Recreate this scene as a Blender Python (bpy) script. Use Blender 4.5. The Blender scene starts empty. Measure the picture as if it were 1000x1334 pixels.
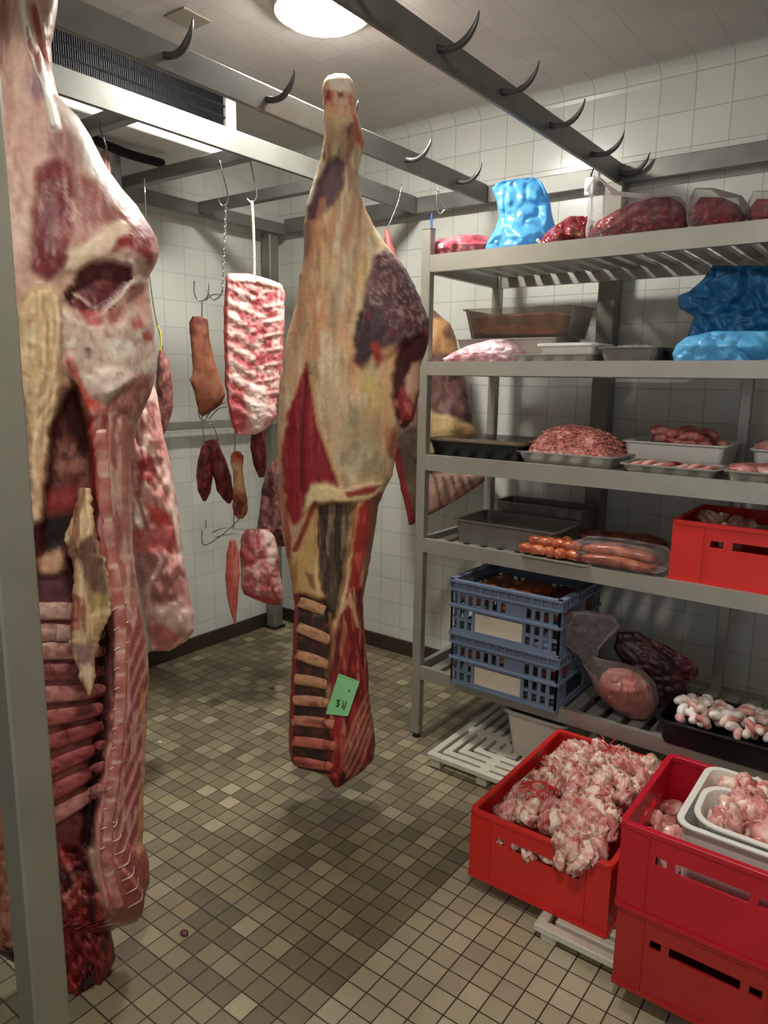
LAMP, LAMP2, EXPO, WORLD = 80.0, (-.30, .35), 1.18, .35
import bpy, math, random
import numpy as np
from mathutils import Matrix, Vector
PI = math.pi
rng = np.random.RandomState(7)
random.seed(5)
S = bpy.context.scene
COL = S.collection

# ------------------------------------------------------------------ camera
F_PX = 942.53
YAW, PITCH, ROLL = (math.radians(a) for a in (36.7355, 79.6407, 0.8567))
CAM = np.array([0.0, 0.0, 1.5])
M3 = Matrix.Rotation(YAW, 3, 'Z') @ Matrix.Rotation(PITCH, 3, 'X') @ Matrix.Rotation(ROLL, 3, 'Z')
MN = np.array([list(r) for r in M3])
cd = bpy.data.cameras.new('camera')
cd.sensor_fit = 'VERTICAL'; cd.sensor_height = 36.0; cd.sensor_width = 27.0
cd.lens = F_PX / 1334.0 * 36.0
cd.clip_start = 0.02
cam = bpy.data.objects.new('camera', cd); COL.objects.link(cam)
cam.matrix_world = Matrix.Translation(Vector(CAM)) @ M3.to_4x4()
S.camera = cam

def rays(u, v):
    u = np.asarray(u, float); v = np.asarray(v, float)
    d = np.stack([u - 500.0, 667.0 - v, np.full_like(u, -F_PX)], -1)
    return d @ MN.T
def at_y(u, v, y):
    d = rays(u, v); return CAM + d * (y / d[..., 1:2])
def at_x(u, v, x):
    d = rays(u, v); return CAM + d * (x / d[..., 0:1])
def at_z(u, v, z):
    d = rays(u, v); return CAM + d * ((z - 1.5) / d[..., 2:3])

# ------------------------------------------------------------------ noise
def _h(ix, iy, iz, seed):
    with np.errstate(over='ignore'):
        h = (ix.astype(np.int64) * 374761393 + iy.astype(np.int64) * 668265263 + iz.astype(np.int64) * 2147483647 + seed * 1274126177) & 0xFFFFFFFF
        h = ((h ^ (h >> 13)) * 1274126177) & 0xFFFFFFFF
        h = (h ^ (h >> 16)) & 0xFFFFFFFF
    return h / 4294967295.0
def vnoise(p, seed=0):
    p = np.asarray(p, float); i = np.floor(p).astype(np.int64); f = p - i; f = f * f * (3 - 2 * f)
    r = 0
    for dx in (0, 1):
        for dy in (0, 1):
            for dz in (0, 1):
                w = (f[..., 0] if dx else 1 - f[..., 0]) * (f[..., 1] if dy else 1 - f[..., 1]) * (f[..., 2] if dz else 1 - f[..., 2])
                r = r + w * _h(i[..., 0] + dx, i[..., 1] + dy, i[..., 2] + dz, seed)
    return r
def fbm(p, seed=0, o=3):
    a, s, t = 1.0, 0, 0; p = np.asarray(p, float)
    for k in range(o):
        s = s + a * vnoise(p * 2 ** k, seed + k * 17); t += a; a *= .5
    return s / t
def n2(u, v, su, sv, seed=0, o=3):
    return fbm(np.stack([u / su, v / sv, np.zeros_like(u) + seed * 3.7], -1), seed, o)
def sm(a, b, x):
    t = np.clip((x - a) / (b - a), 0, 1); return t * t * (3 - 2 * t)

# ------------------------------------------------------------------ materials
def lin(c):
    return tuple(((x / 255) / 12.92 if x / 255 <= .04045 else ((x / 255 + .055) / 1.055) ** 2.4) for x in c)
def mat(name, rgb=(200, 200, 200), rough=.5, metal=0.0, spec=.5, bump=0.0, bscale=60, var=0.0, vscale=8, coat=0.0, alpha=None, trans=0.0, sss=0.0, vstretch=(1, 1, 1)):
    m = bpy.data.materials.new(name); m.use_nodes = True
    N, L = m.node_tree.nodes, m.node_tree.links; b = N['Principled BSDF']
    col = lin(rgb) + (1,)
    b.inputs['Base Color'].default_value = col
    b.inputs['Roughness'].default_value = rough; b.inputs['Metallic'].default_value = metal
    b.inputs['Specular IOR Level'].default_value = spec; b.inputs['Coat Weight'].default_value = coat
    b.inputs['Transmission Weight'].default_value = trans
    if sss: b.inputs['Subsurface Weight'].default_value = sss; b.inputs['Subsurface Radius'].default_value = (.01, .004, .003)
    tc = N.new('ShaderNodeTexCoord')
    if var:
        mp = N.new('ShaderNodeMapping'); mp.inputs['Scale'].default_value = vstretch; L.new(tc.outputs['Object'], mp.inputs[0])
        n = N.new('ShaderNodeTexNoise'); n.inputs['Scale'].default_value = vscale; n.inputs['Detail'].default_value = 5
        L.new(mp.outputs[0], n.inputs['Vector'])
        mr = N.new('ShaderNodeMapRange'); mr.inputs[1].default_value = .25; mr.inputs[2].default_value = .75
        mr.inputs[3].default_value = 1 - var; mr.inputs[4].default_value = 1 + var; L.new(n.outputs[0], mr.inputs[0])
        mx = N.new('ShaderNodeMix'); mx.data_type = 'RGBA'; mx.blend_type = 'MULTIPLY'; mx.inputs[0].default_value = 1
        mx.inputs[6].default_value = col; L.new(mr.outputs[0], mx.inputs[7]); L.new(mx.outputs[2], b.inputs['Base Color'])
    if bump:
        n = N.new('ShaderNodeTexNoise'); n.inputs['Scale'].default_value = bscale; n.inputs['Detail'].default_value = 4
        L.new(tc.outputs['Object'], n.inputs['Vector'])
        bp = N.new('ShaderNodeBump'); bp.inputs['Strength'].default_value = bump; bp.inputs['Distance'].default_value = .004
        L.new(n.outputs[0], bp.inputs['Height']); L.new(bp.outputs[0], b.inputs['Normal'])
    if alpha is not None: b.inputs['Alpha'].default_value = alpha
    return m
def attr_mat(name, rough=.4, spec=.5, fine=.10, bump=.35, coat=0.0, bscale=90):
    m = mat(name, rough=rough, spec=spec, bump=bump, bscale=bscale, coat=coat)
    N, L = m.node_tree.nodes, m.node_tree.links; b = N['Principled BSDF']
    a = N.new('ShaderNodeAttribute'); a.attribute_name = 'Col'
    tc = N.new('ShaderNodeTexCoord'); n = N.new('ShaderNodeTexNoise'); n.inputs['Scale'].default_value = 70; n.inputs['Detail'].default_value = 4
    L.new(tc.outputs['Object'], n.inputs['Vector'])
    mr = N.new('ShaderNodeMapRange'); mr.inputs[1].default_value = .3; mr.inputs[2].default_value = .7; mr.inputs[3].default_value = 1 - fine; mr.inputs[4].default_value = 1 + fine
    L.new(n.outputs[0], mr.inputs[0])
    mx = N.new('ShaderNodeMix'); mx.data_type = 'RGBA'; mx.blend_type = 'MULTIPLY'; mx.inputs[0].default_value = 1
    L.new(a.outputs['Color'], mx.inputs[6]); L.new(mr.outputs[0], mx.inputs[7]); L.new(mx.outputs[2], b.inputs['Base Color'])
    return m
def meat_mat(name, cols, scale=18, rough=.35, bump=.5, bscale=60, stretch=(1, 1, 1), coat=.15):
    """mottled flesh: a noise picks between the given colours"""
    m = mat(name, cols[0], rough=rough, bump=bump, bscale=bscale, coat=coat)
    N, L = m.node_tree.nodes, m.node_tree.links; b = N['Principled BSDF']
    tc = N.new('ShaderNodeTexCoord'); mp = N.new('ShaderNodeMapping'); mp.inputs['Scale'].default_value = stretch; L.new(tc.outputs['Object'], mp.inputs[0])
    oi = N.new('ShaderNodeObjectInfo'); vm = N.new('ShaderNodeVectorMath'); vm.operation = 'MULTIPLY_ADD'
    L.new(oi.outputs['Random'], vm.inputs[0]); vm.inputs[1].default_value = (7, 9, 11); L.new(mp.outputs[0], vm.inputs[2])
    n = N.new('ShaderNodeTexNoise'); n.inputs['Scale'].default_value = scale; n.inputs['Detail'].default_value = 4; n.inputs['Distortion'].default_value = .8
    L.new(vm.outputs[0], n.inputs['Vector'])
    r = N.new('ShaderNodeValToRGB'); L.new(n.outputs[0], r.inputs[0])
    k = len(cols)
    while len(r.color_ramp.elements) < k: r.color_ramp.elements.new(.5)
    for i, c in enumerate(cols):
        r.color_ramp.elements[i].position = .32 + .36 * i / (k - 1); r.color_ramp.elements[i].color = lin(c) + (1,)
    L.new(r.outputs[0], b.inputs['Base Color'])
    return m
def film_mat(name, rgb, clear=.5, rough=.12):
    """thin plastic film: part see-through, part coloured and glossy"""
    m = bpy.data.materials.new(name); m.use_nodes = True
    N, L = m.node_tree.nodes, m.node_tree.links; b = N['Principled BSDF']
    b.inputs['Base Color'].default_value = lin(rgb) + (1,); b.inputs['Roughness'].default_value = rough
    b.inputs['Coat Weight'].default_value = .4
    t = N.new('ShaderNodeBsdfTransparent'); t.inputs[0].default_value = tuple(.35 + .65 * x for x in lin(rgb)) + (1,)
    mx = N.new('ShaderNodeMixShader'); mx.inputs[0].default_value = clear
    if clear > .5:
        fz = N.new('ShaderNodeFresnel'); fz.inputs[0].default_value = 1.35; fm = N.new('ShaderNodeMath'); fm.operation = 'MULTIPLY_ADD'; L.new(fz.outputs[0], fm.inputs[0]); fm.inputs[1].default_value = -.9; fm.inputs[2].default_value = clear; fm.use_clamp = True; L.new(fm.outputs[0], mx.inputs[0])
    tl = N.new('ShaderNodeBsdfTranslucent'); tl.inputs[0].default_value = lin(rgb) + (1,)
    m2 = N.new('ShaderNodeMixShader'); m2.inputs[0].default_value = .35
    L.new(b.outputs[0], m2.inputs[1]); L.new(tl.outputs[0], m2.inputs[2])
    L.new(m2.outputs[0], mx.inputs[1]); L.new(t.outputs[0], mx.inputs[2])
    L.new(mx.outputs[0], N['Material Output'].inputs[0])
    tc = N.new('ShaderNodeTexCoord'); n = N.new('ShaderNodeTexNoise'); n.inputs['Scale'].default_value = 12; n.inputs['Detail'].default_value = 3; n.inputs['Distortion'].default_value = 2.0
    L.new(tc.outputs['Object'], n.inputs['Vector'])
    bp = N.new('ShaderNodeBump'); bp.inputs['Strength'].default_value = .7; bp.inputs['Distance'].default_value = .01
    L.new(n.outputs[0], bp.inputs['Height']); L.new(bp.outputs[0], b.inputs['Normal'])
    return m
def tile_mat(name, axes, pitch, origin, tile, grout, gw, rough, var, alt=None, dirt=0.0):
    """square tiles with grout; each tile has its own tone"""
    m = bpy.data.materials.new(name); m.use_nodes = True
    N, L = m.node_tree.nodes, m.node_tree.links; b = N['Principled BSDF']; b.inputs['Roughness'].default_value = rough
    tc = N.new('ShaderNodeTexCoord'); sp = N.new('ShaderNodeSeparateXYZ'); L.new(tc.outputs['Object'], sp.inputs[0])
    def mth(op, a, c=None, d=None):
        n = N.new('ShaderNodeMath'); n.operation = op
        for k, x in enumerate((a, c, d)):
            if x is None: continue
            if isinstance(x, (int, float)): n.inputs[k].default_value = x
            else: L.new(x, n.inputs[k])
        return n.outputs[0]
    cells, ed = [], []
    for k, ax in enumerate(axes):
        t = mth('DIVIDE', mth('SUBTRACT', sp.outputs[ax], origin[k]), pitch[k])
        cells.append(mth('FLOOR', t)); fr = mth('FRACT', t)
        ed.append(mth('MULTIPLY', mth('MINIMUM', fr, mth('SUBTRACT', 1.0, fr)), pitch[k]))
    e = mth('MINIMUM', ed[0], ed[1])
    mr = N.new('ShaderNodeMapRange'); mr.inputs[1].default_value = gw * .55; mr.inputs[2].default_value = gw; L.new(e, mr.inputs[0])
    cb = N.new('ShaderNodeCombineXYZ'); L.new(cells[0], cb.inputs[0]); L.new(cells[1], cb.inputs[1])
    wn = N.new('ShaderNodeTexWhiteNoise'); L.new(cb.outputs[0], wn.inputs['Vector'])
    rp = N.new('ShaderNodeValToRGB'); L.new(wn.outputs['Value'], rp.inputs[0])
    def fill(rp, cols):
        while len(rp.color_ramp.elements) < len(cols): rp.color_ramp.elements.new(.5)
        for i, c in enumerate(cols):
            rp.color_ramp.elements[i].position = i / max(1, len(cols) - 1); rp.color_ramp.elements[i].color = lin(c) + (1,)
    fill(rp, tile); colo = rp.outputs[0]
    if alt:
        rp2 = N.new('ShaderNodeValToRGB'); L.new(wn.outputs['Value'], rp2.inputs[0]); fill(rp2, alt[2])
        mk = mth('GREATER_THAN', sp.outputs[alt[0]], alt[1])
        mx = N.new('ShaderNodeMix'); mx.data_type = 'RGBA'; L.new(mk, mx.inputs[0]); L.new(colo, mx.inputs[6]); L.new(rp2.outputs[0], mx.inputs[7]); colo = mx.outputs[2]
    if dirt:
        n = N.new('ShaderNodeTexNoise'); n.inputs['Scale'].default_value = 2.2; n.inputs['Detail'].default_value = 6; L.new(tc.outputs['Object'], n.inputs['Vector'])
        d = N.new('ShaderNodeMapRange'); d.inputs[1].default_value = .35; d.inputs[2].default_value = .65; d.inputs[3].default_value = 1 - dirt; d.inputs[4].default_value = 1 + dirt * .4; L.new(n.outputs[0], d.inputs[0])
        mx = N.new('ShaderNodeMix'); mx.data_type = 'RGBA'; mx.blend_type = 'MULTIPLY'; mx.inputs[0].default_value = 1; L.new(colo, mx.inputs[6]); L.new(d.outputs[0], mx.inputs[7]); colo = mx.outputs[2]
    mx = N.new('ShaderNodeMix'); mx.data_type = 'RGBA'; L.new(mr.outputs[0], mx.inputs[0]); mx.inputs[6].default_value = lin(grout) + (1,); L.new(colo, mx.inputs[7])
    L.new(mx.outputs[2], b.inputs['Base Color'])
    bp = N.new('ShaderNodeBump'); bp.inputs['Strength'].default_value = .5; bp.inputs['Distance'].default_value = .003
    L.new(mr.outputs[0], bp.inputs['Height']); L.new(bp.outputs[0], b.inputs['Normal'])
    return m

# ------------------------------------------------------------------ mesh building
class G:
    """collects geometry for ONE mesh object"""
    def __init__(s): s.v = []; s.f = []; s.c = []
    def add(s, v, f, c=None):
        o = len(s.v); s.v.extend([tuple(x) for x in v]); s.f.extend([tuple(i + o for i in q) for q in f])
        if c is not None: s.c.extend([tuple(x) for x in c])
        return s
    def box(s, x0, x1, y0, y1, z0, z1):
        v = [(x, y, z) for x in (x0, x1) for y in (y0, y1) for z in (z0, z1)]
        return s.add(v, [(0, 1, 3, 2), (4, 6, 7, 5), (0, 4, 5, 1), (2, 3, 7, 6), (0, 2, 6, 4), (1, 5, 7, 3)])
    def obox(s, p, q, w, h, up=(0, 0, 1)):
        """bar of section w x h from p to q"""
        p = np.array(p, float); q = np.array(q, float); d = q - p; d /= np.linalg.norm(d)
        a = np.cross(d, up); a /= np.linalg.norm(a); b = np.cross(a, d)
        v = [e + a * i * w / 2 + b * j * h / 2 for e in (p, q) for i in (-1, 1) for j in (-1, 1)]
        return s.add(v, [(0, 1, 3, 2), (4, 6, 7, 5), (0, 4, 5, 1), (2, 3, 7, 6), (0, 2, 6, 4), (1, 5, 7, 3)])
    def tube(s, pts, r, n=8, flat=None):
        pts = np.array(pts, float); k = len(pts); r = np.broadcast_to(np.asarray(r, float), (k,))
        t = np.gradient(pts, axis=0); t /= np.maximum(np.linalg.norm(t, axis=1, keepdims=True), 1e-9)
        ref = np.array([0, 0, 1.0]) if abs(t[0][2]) < .9 else np.array([1.0, 0, 0])
        a = np.cross(t[0], ref); a /= np.linalg.norm(a); v = []
        for i in range(k):
            a = a - t[i] * a.dot(t[i]); a /= np.linalg.norm(a); b = np.cross(t[i], a)
            for j in range(n):
                th = 2 * PI * j / n; o = a * math.cos(th) + b * math.sin(th)
                if flat is not None: o = o - flat[0] * o.dot(flat[0]) * (1 - flat[1])
                v.append(pts[i] + o * r[i])
        f = [(i * n + j, i * n + (j + 1) % n, (i + 1) * n + (j + 1) % n, (i + 1) * n + j) for i in range(k - 1) for j in range(n)]
        f += [tuple(range(n - 1, -1, -1)), tuple(range((k - 1) * n, k * n))]
        return s.add(v, f)
    def rings(s, rings, cap0=True, cap1=True):
        n = len(rings[0]); v = [p for r in rings for p in r]
        f = [(i * n + j, i * n + (j + 1) % n, (i + 1) * n + (j + 1) % n, (i + 1) * n + j) for i in range(len(rings) - 1) for j in range(n)]
        if cap0: f.append(tuple(range(n - 1, -1, -1)))
        if cap1: f.append(tuple(range((len(rings) - 1) * n, len(rings) * n)))
        return s.add(v, f)
def spline(pts, n):
    pts = np.array(pts, float); k = len(pts); out = []
    P = np.vstack([2 * pts[0] - pts[1], pts, 2 * pts[-1] - pts[-2]])
    for t in np.linspace(0, k - 1, n):
        i = min(int(t), k - 2); f = t - i; a, b, c, d = P[i:i + 4]
        out.append(.5 * (2 * b + (c - a) * f + (2 * a - 5 * b + 4 * c - d) * f * f + (3 * b - a - 3 * c + d) * f ** 3))
    return np.array(out)
def base_of(o):
    b = np.zeros(3)
    while o is not None: b += np.array(o.location); o = o.parent
    return b
def obj(name, g, m, parent=None, smooth=False, bevel=0.0, world=True, seg=1, loc=None):
    """links g as one mesh object; world=True: g is in world coordinates"""
    v = np.array(g.v, float)
    if loc is not None: v = v - np.array(loc)
    elif parent is not None and world: v = v - base_of(parent)
    me = bpy.data.meshes.new(name); me.from_pydata(v.tolist(), [], g.f)
    if g.c:
        at = me.color_attributes.new('Col', 'FLOAT_COLOR', 'POINT')
        c = np.ones((len(g.c), 4), np.float32); c[:, :3] = np.array(g.c, np.float32); at.data.foreach_set('color', c.ravel())
    me.materials.append(m); me.validate(); me.update()
    if smooth: me.polygons.foreach_set('use_smooth', [True] * len(me.polygons))
    o = bpy.data.objects.new(name, me); COL.objects.link(o)
    if loc is not None: o.location = loc
    if parent is not None: o.parent = parent
    if bevel:
        b = o.modifiers.new('bevel', 'BEVEL'); b.width = bevel; b.segments = seg; b.limit_method = 'ANGLE'
    return o
def tag(o, label=None, cat=None, group=None, kind=None):
    if label: o['label'] = label
    if cat: o['category'] = cat
    if group: o['group'] = group
    if kind: o['kind'] = kind
    return o
def thing(name, label, cat, loc, group=None, rz=0):
    o = bpy.data.objects.new(name, None); COL.objects.link(o); o.location = loc; o.rotation_euler = (0, 0, rz); o.empty_display_size = .05
    return tag(o, label, cat, group)
def dup(o, loc=None, rot=None, scale=None, label=None, parent=None):
    c = o.copy(); COL.objects.link(c)
    if loc is not None: c.location = loc
    if rot is not None: c.rotation_euler = rot
    if scale is not None: c.scale = scale
    if label: c['label'] = label
    if parent is not None: c.parent = parent
    for ch in list(o.children): dup(ch, parent=c)
    return c
def struct(name, g, m, **k):
    o = obj(name, g, m, **k); o['kind'] = 'structure'; return o

# ------------------------------------------------------------------ painting helpers (surface colour of meat)
def sd_poly(u, v, pts):
    pts = np.array(pts, float); d = np.full(u.shape, 1e9); inside = np.zeros(u.shape, bool)
    for i in range(len(pts)):
        a, b = pts[i], pts[(i + 1) % len(pts)]
        d = np.minimum(d, seg_d(u, v, a, b))
        if a[1] != b[1]:
            c = ((a[1] > v) != (b[1] > v)) & (u < (b[0] - a[0]) * (v - a[1]) / (b[1] - a[1]) + a[0]); inside ^= c
    return np.where(inside, -d, d)
def seg_d(u, v, a, b):
    dx, dy = b[0] - a[0], b[1] - a[1]; L = dx * dx + dy * dy + 1e-9
    t = np.clip(((u - a[0]) * dx + (v - a[1]) * dy) / L, 0, 1)
    return np.hypot(u - a[0] - t * dx, v - a[1] - t * dy)
def line_d(u, v, pts):
    d = np.full(u.shape, 1e9)
    for a, b in zip(pts[:-1], pts[1:]): d = np.minimum(d, seg_d(u, v, a, b))
    return d
class Paint:
    def __init__(s, u, v):
        s.u, s.v = u, v; s.C = np.zeros(u.shape + (3,)); s.D = np.zeros(u.shape)
        s.ju = u + 9 * (n2(u, v, 12, 12, 91) - .5); s.jv = v + 9 * (n2(u, v, 12, 12, 92) - .5)
    def base(s, rgb): s.C[:] = lin(rgb); return s
    def mix(s, m, rgb): s.C = s.C * (1 - m[..., None]) + np.array(lin(rgb)) * m[..., None]; return s
    def noise(s, rgb, su, sv, lo, hi, amt=1, seed=0, mask=None):
        m = sm(lo, hi, n2(s.u, s.v, su, sv, seed)) * amt
        if mask is not None: m = m * mask
        return s.mix(m, rgb)
    def poly(s, pts, rgb, soft=3, amt=1, disp=0, rag=True):
        m = s.pm(pts, soft, rag) * amt; s.mix(m, rgb); s.D += disp * m; return m
    def pm(s, pts, soft=3, rag=True):
        return sm(soft, -soft, sd_poly(s.ju if rag else s.u, s.jv if rag else s.v, pts))
    def line(s, pts, rgb, w=2, amt=1, disp=0, soft=1.5, rag=False):
        m = sm(w + soft, max(w - soft, 0), line_d(s.ju if rag else s.u, s.jv if rag else s.v, pts)) * amt; s.mix(m, rgb); s.D += disp * m; return m

class Body:
    """closed carved body: left/right edges traced down its height, real depth from T, at a real place (axis)"""
    def __init__(s, Lp, Rp, T, axis, k=2.2, back=.9, nu=40, nv=120, paint=None, rag=1.2):
        s.ax = np.array([axis[0], axis[1]]); n = -s.ax / np.linalg.norm(s.ax); s.n = np.array([n[0], n[1], 0.0])
        s.Lp, s.Rp, s.T, s.k = (np.array(Lp, float), np.array(Rp, float), np.array(T, float), k)
        y0, y1 = max(s.Lp[0, 0], s.Rp[0, 0]), min(s.Lp[-1, 0], s.Rp[-1, 0])
        vv = np.linspace(y0, y1, nv); ss = -np.cos(PI * np.linspace(0, 1, nu + 1))
        Vg, Sg = np.meshgrid(vv, ss, indexing='ij'); l, r = s.LR(Vg)
        zz = Vg * 0; e = np.minimum(1, np.abs(r - l) / 20) * rag * 2
        l = l + e * (fbm(np.stack([Vg / 9, zz + 3.3, zz], -1), 31) - .5); r = r + e * (fbm(np.stack([Vg / 9, zz + 8.3, zz], -1), 37) - .5)
        Ug = (l + r) / 2 + Sg * (r - l) / 2
        p = Paint(Ug, Vg)
        if paint: paint(p)
        prof = np.clip(1 - np.abs(Sg) ** k, 0, 1) ** (1 / k); Tg = np.interp(Vg, s.T[:, 0], s.T[:, 1])
        ef = 1 - np.abs(Sg) ** 8
        s.p = p; s.vv, s.ss, s.D = vv, ss, p.D
        Fr = s.pt(Ug, Vg, Tg * prof + p.D * ef)
        Mid = s.pt(Ug, Vg, Tg * 0)
        bn = (fbm(np.stack([Ug / 40, Vg / 40, Ug * 0], -1), 5) - .5) * .03
        Bk = Mid - s.n * ((Tg * back * prof) + bn * ef)[..., None]
        ring = np.concatenate([Fr, Bk[:, -2:0:-1]], 1); cols = np.concatenate([p.C, p.C[:, -2:0:-1]], 1)
        s.g = G(); R, C = ring.shape[:2]
        f = [(i * C + j, (i + 1) * C + j, (i + 1) * C + (j + 1) % C, i * C + (j + 1) % C) for i in range(R - 1) for j in range(C)]
        f += [tuple(range(C)), tuple(range(R * C - 1, (R - 1) * C - 1, -1))]
        s.g.add(ring.reshape(-1, 3), f, cols.reshape(-1, 3))
    def LR(s, v): return np.interp(v, s.Lp[:, 0], s.Lp[:, 1]), np.interp(v, s.Rp[:, 0], s.Rp[:, 1])
    def pt(s, u, v, d):
        D = rays(u, v); q = np.zeros(3); q[:2] = s.ax
        num = np.asarray(d) + (q - CAM).dot(s.n); t = num / (D @ s.n)
        return CAM + D * t[..., None]
    def surf(s, u, v, lift=0.0):
        """point on the front surface"""
        u = np.asarray(u, float); v = np.asarray(v, float); l, r = s.LR(v)
        x = np.clip((u - (l + r) / 2) / np.maximum((r - l) / 2, 1e-6), -1, 1)
        d = np.interp(v, s.T[:, 0], s.T[:, 1]) * np.clip(1 - np.abs(x) ** s.k, 0, 1) ** (1 / s.k)
        i = np.clip(np.searchsorted(s.vv, v), 0, len(s.vv) - 1); j = np.clip(np.searchsorted(s.ss, x), 0, len(s.ss) - 1)
        return s.pt(u, v, d + s.D[i, j] * (1 - np.abs(x) ** 8) + lift)

# rounded rectangle ring
def rr(w, d, r, z, cx=0, cy=0, n=5):
    r = min(r, w / 2 - 1e-4, d / 2 - 1e-4); out = []
    for k, (sx, sy) in enumerate(((1, 1), (-1, 1), (-1, -1), (1, -1))):
        for i in range(n + 1):
            a = (k + i / n) * PI / 2; out.append((cx + sx * (w / 2 - r) + r * math.cos(a), cy + sy * (d / 2 - r) + r * math.sin(a), z))
    return out
def tray_g(w, d, h, t=.003, taper=.02, lip=.008, r=.02, lipz=.004):
    g = G(); w1, d1 = w - 2 * lip, d - 2 * lip; w0, d0 = w1 - 2 * taper, d1 - 2 * taper
    g.rings([rr(w0, d0, r, 0), rr(w1, d1, r, h - lipz), rr(w, d, r + lip, h - lipz), rr(w, d, r + lip, h), rr(w1 - 2 * t, d1 - 2 * t, r, h), rr(w0 - 2 * t, d0 - 2 * t, r, t)])
    return g
def blob_g(rx, ry, rz, amp=.15, freq=3, seed=0, nu=24, nv=16, p=2.0, flat=None, ridge=False):
    """lump with its own bumps, local coordinates, centred"""
    g = G(); th = np.linspace(0, 2 * PI, nu, endpoint=False); ph = np.linspace(-PI / 2, PI / 2, nv)
    P, T = np.meshgrid(ph, th, indexing='ij')
    sg = lambda a: np.sign(a) * np.abs(a) ** (2 / p)
    d = np.stack([sg(np.cos(P)) * sg(np.cos(T)), sg(np.cos(P)) * sg(np.sin(T)), sg(np.sin(P))], -1)
    q = d * freq + seed * 5.3
    nz = fbm(q, seed, 4)
    if ridge: nz = 1 - np.abs(2 * nz - 1) * 2.2
    X = d * (1 + amp * 2 * (nz - .5))[..., None] * np.array([rx, ry, rz])
    if flat is not None: X[..., 2] = np.maximum(X[..., 2], -rz * flat)
    n, mm = nv, nu
    v = X.reshape(-1, 3)
    f = [(i * mm + j, i * mm + (j + 1) % mm, (i + 1) * mm + (j + 1) % mm, (i + 1) * mm + j) for i in range(n - 1) for j in range(mm)]
    return g.add(v, f)
def rot_g(g, rz=0, rx=0, ry=0, loc=(0, 0, 0), sc=1):
    Rm = np.array(Matrix.Rotation(rz, 3, 'Z') @ Matrix.Rotation(ry, 3, 'Y') @ Matrix.Rotation(rx, 3, 'X'))
    g.v = [tuple(np.array(p) * sc @ Rm.T + np.array(loc)) for p in g.v]; return g
def panel_g(w, h, t, holes):
    """wall panel in x (0..w), z (0..h), thickness y (0..t) with rectangular holes"""
    xs = sorted({0, w} | {a for q in holes for a in q[:2]}); zs = sorted({0, h} | {a for q in holes for a in q[2:]})
    g = G(); nx, nz = len(xs) - 1, len(zs) - 1
    def solid(i, j):
        if i < 0 or j < 0 or i >= nx or j >= nz: return False
        cx, cz = (xs[i] + xs[i + 1]) / 2, (zs[j] + zs[j + 1]) / 2
        return not any(q[0] < cx < q[1] and q[2] < cz < q[3] for q in holes)
    ids = {}
    def V(i, j, k):
        if (i, j, k) not in ids: ids[(i, j, k)] = len(g.v); g.v.append((xs[i], t * k, zs[j]))
        return ids[(i, j, k)]
    for i in range(nx):
        for j in range(nz):
            if not solid(i, j): continue
            g.f.append((V(i, j, 0), V(i + 1, j, 0), V(i + 1, j + 1, 0), V(i, j + 1, 0)))
            g.f.append((V(i, j, 1), V(i, j + 1, 1), V(i + 1, j + 1, 1), V(i + 1, j, 1)))
            if not solid(i - 1, j): g.f.append((V(i, j, 0), V(i, j + 1, 0), V(i, j + 1, 1), V(i, j, 1)))
            if not solid(i + 1, j): g.f.append((V(i + 1, j, 0), V(i + 1, j, 1), V(i + 1, j + 1, 1), V(i + 1, j + 1, 0)))
            if not solid(i, j - 1): g.f.append((V(i, j, 0), V(i, j, 1), V(i + 1, j, 1), V(i + 1, j, 0)))
            if not solid(i, j + 1): g.f.append((V(i, j + 1, 0), V(i + 1, j + 1, 0), V(i + 1, j + 1, 1), V(i, j + 1, 1)))
    return g
# ================================================================== SETTING
XL, YB, ZC, XR, YF = -3.12, 3.13, 2.72, 0.95, -1.35
M = {}
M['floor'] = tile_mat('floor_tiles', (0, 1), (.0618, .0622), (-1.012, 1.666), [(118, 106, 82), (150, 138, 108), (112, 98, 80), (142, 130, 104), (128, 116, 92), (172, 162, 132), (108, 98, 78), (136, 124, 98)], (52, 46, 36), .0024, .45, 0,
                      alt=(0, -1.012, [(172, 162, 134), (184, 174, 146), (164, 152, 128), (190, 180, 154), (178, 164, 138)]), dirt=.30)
WT = [(206, 209, 200), (214, 216, 208), (210, 211, 203), (218, 219, 212)]
M['wall_b'] = tile_mat('back_wall_tiles', (0, 2), (.1345, .133), (-1.14, 2.677), WT, (176, 176, 166), .0020, .22, 0, dirt=.05)
M['wall_l'] = tile_mat('left_wall_tiles', (1, 2), (.1345, .133), (YB, 2.677), WT, (188, 188, 180), .0017, .22, 0, dirt=.05)
M['ceil'] = tile_mat('ceiling_tiles', (0, 1), (.1345, .1345), (-1.14, YB), [(202, 196, 190), (205, 199, 193), (208, 202, 196)], (178, 171, 165), .0014, .5, 0, dirt=.10)
M['base'] = tile_mat('skirting_tiles', (0, 1), (.15, .15), (0, 0), [(54, 44, 34), (62, 50, 40), (50, 42, 34)], (36, 30, 26), .002, .35, 0)
M['cove'] = mat('cove_tile', (206, 202, 190), rough=.3, var=.06)
M['steel'] = mat('galvanised_steel', (158, 158, 150), rough=.42, metal=.55, var=.12, vscale=14)
M['steel_d'] = mat('dull_rail_steel', (124, 124, 118), rough=.45, metal=.55, var=.14, vscale=10)
M['leg'] = mat('leg_steel', (134, 132, 120), rough=.5, metal=.45, var=.10, vscale=9)
M['rack'] = mat('anodised_aluminium', (168, 166, 156), rough=.38, metal=.5, var=.08, vscale=9)
M['chrome'] = mat('hook_steel', (168, 170, 168), rough=.22, metal=.9)
M['hook_d'] = mat('dark_hook_steel', (96, 96, 94), rough=.35, metal=.8)
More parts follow.
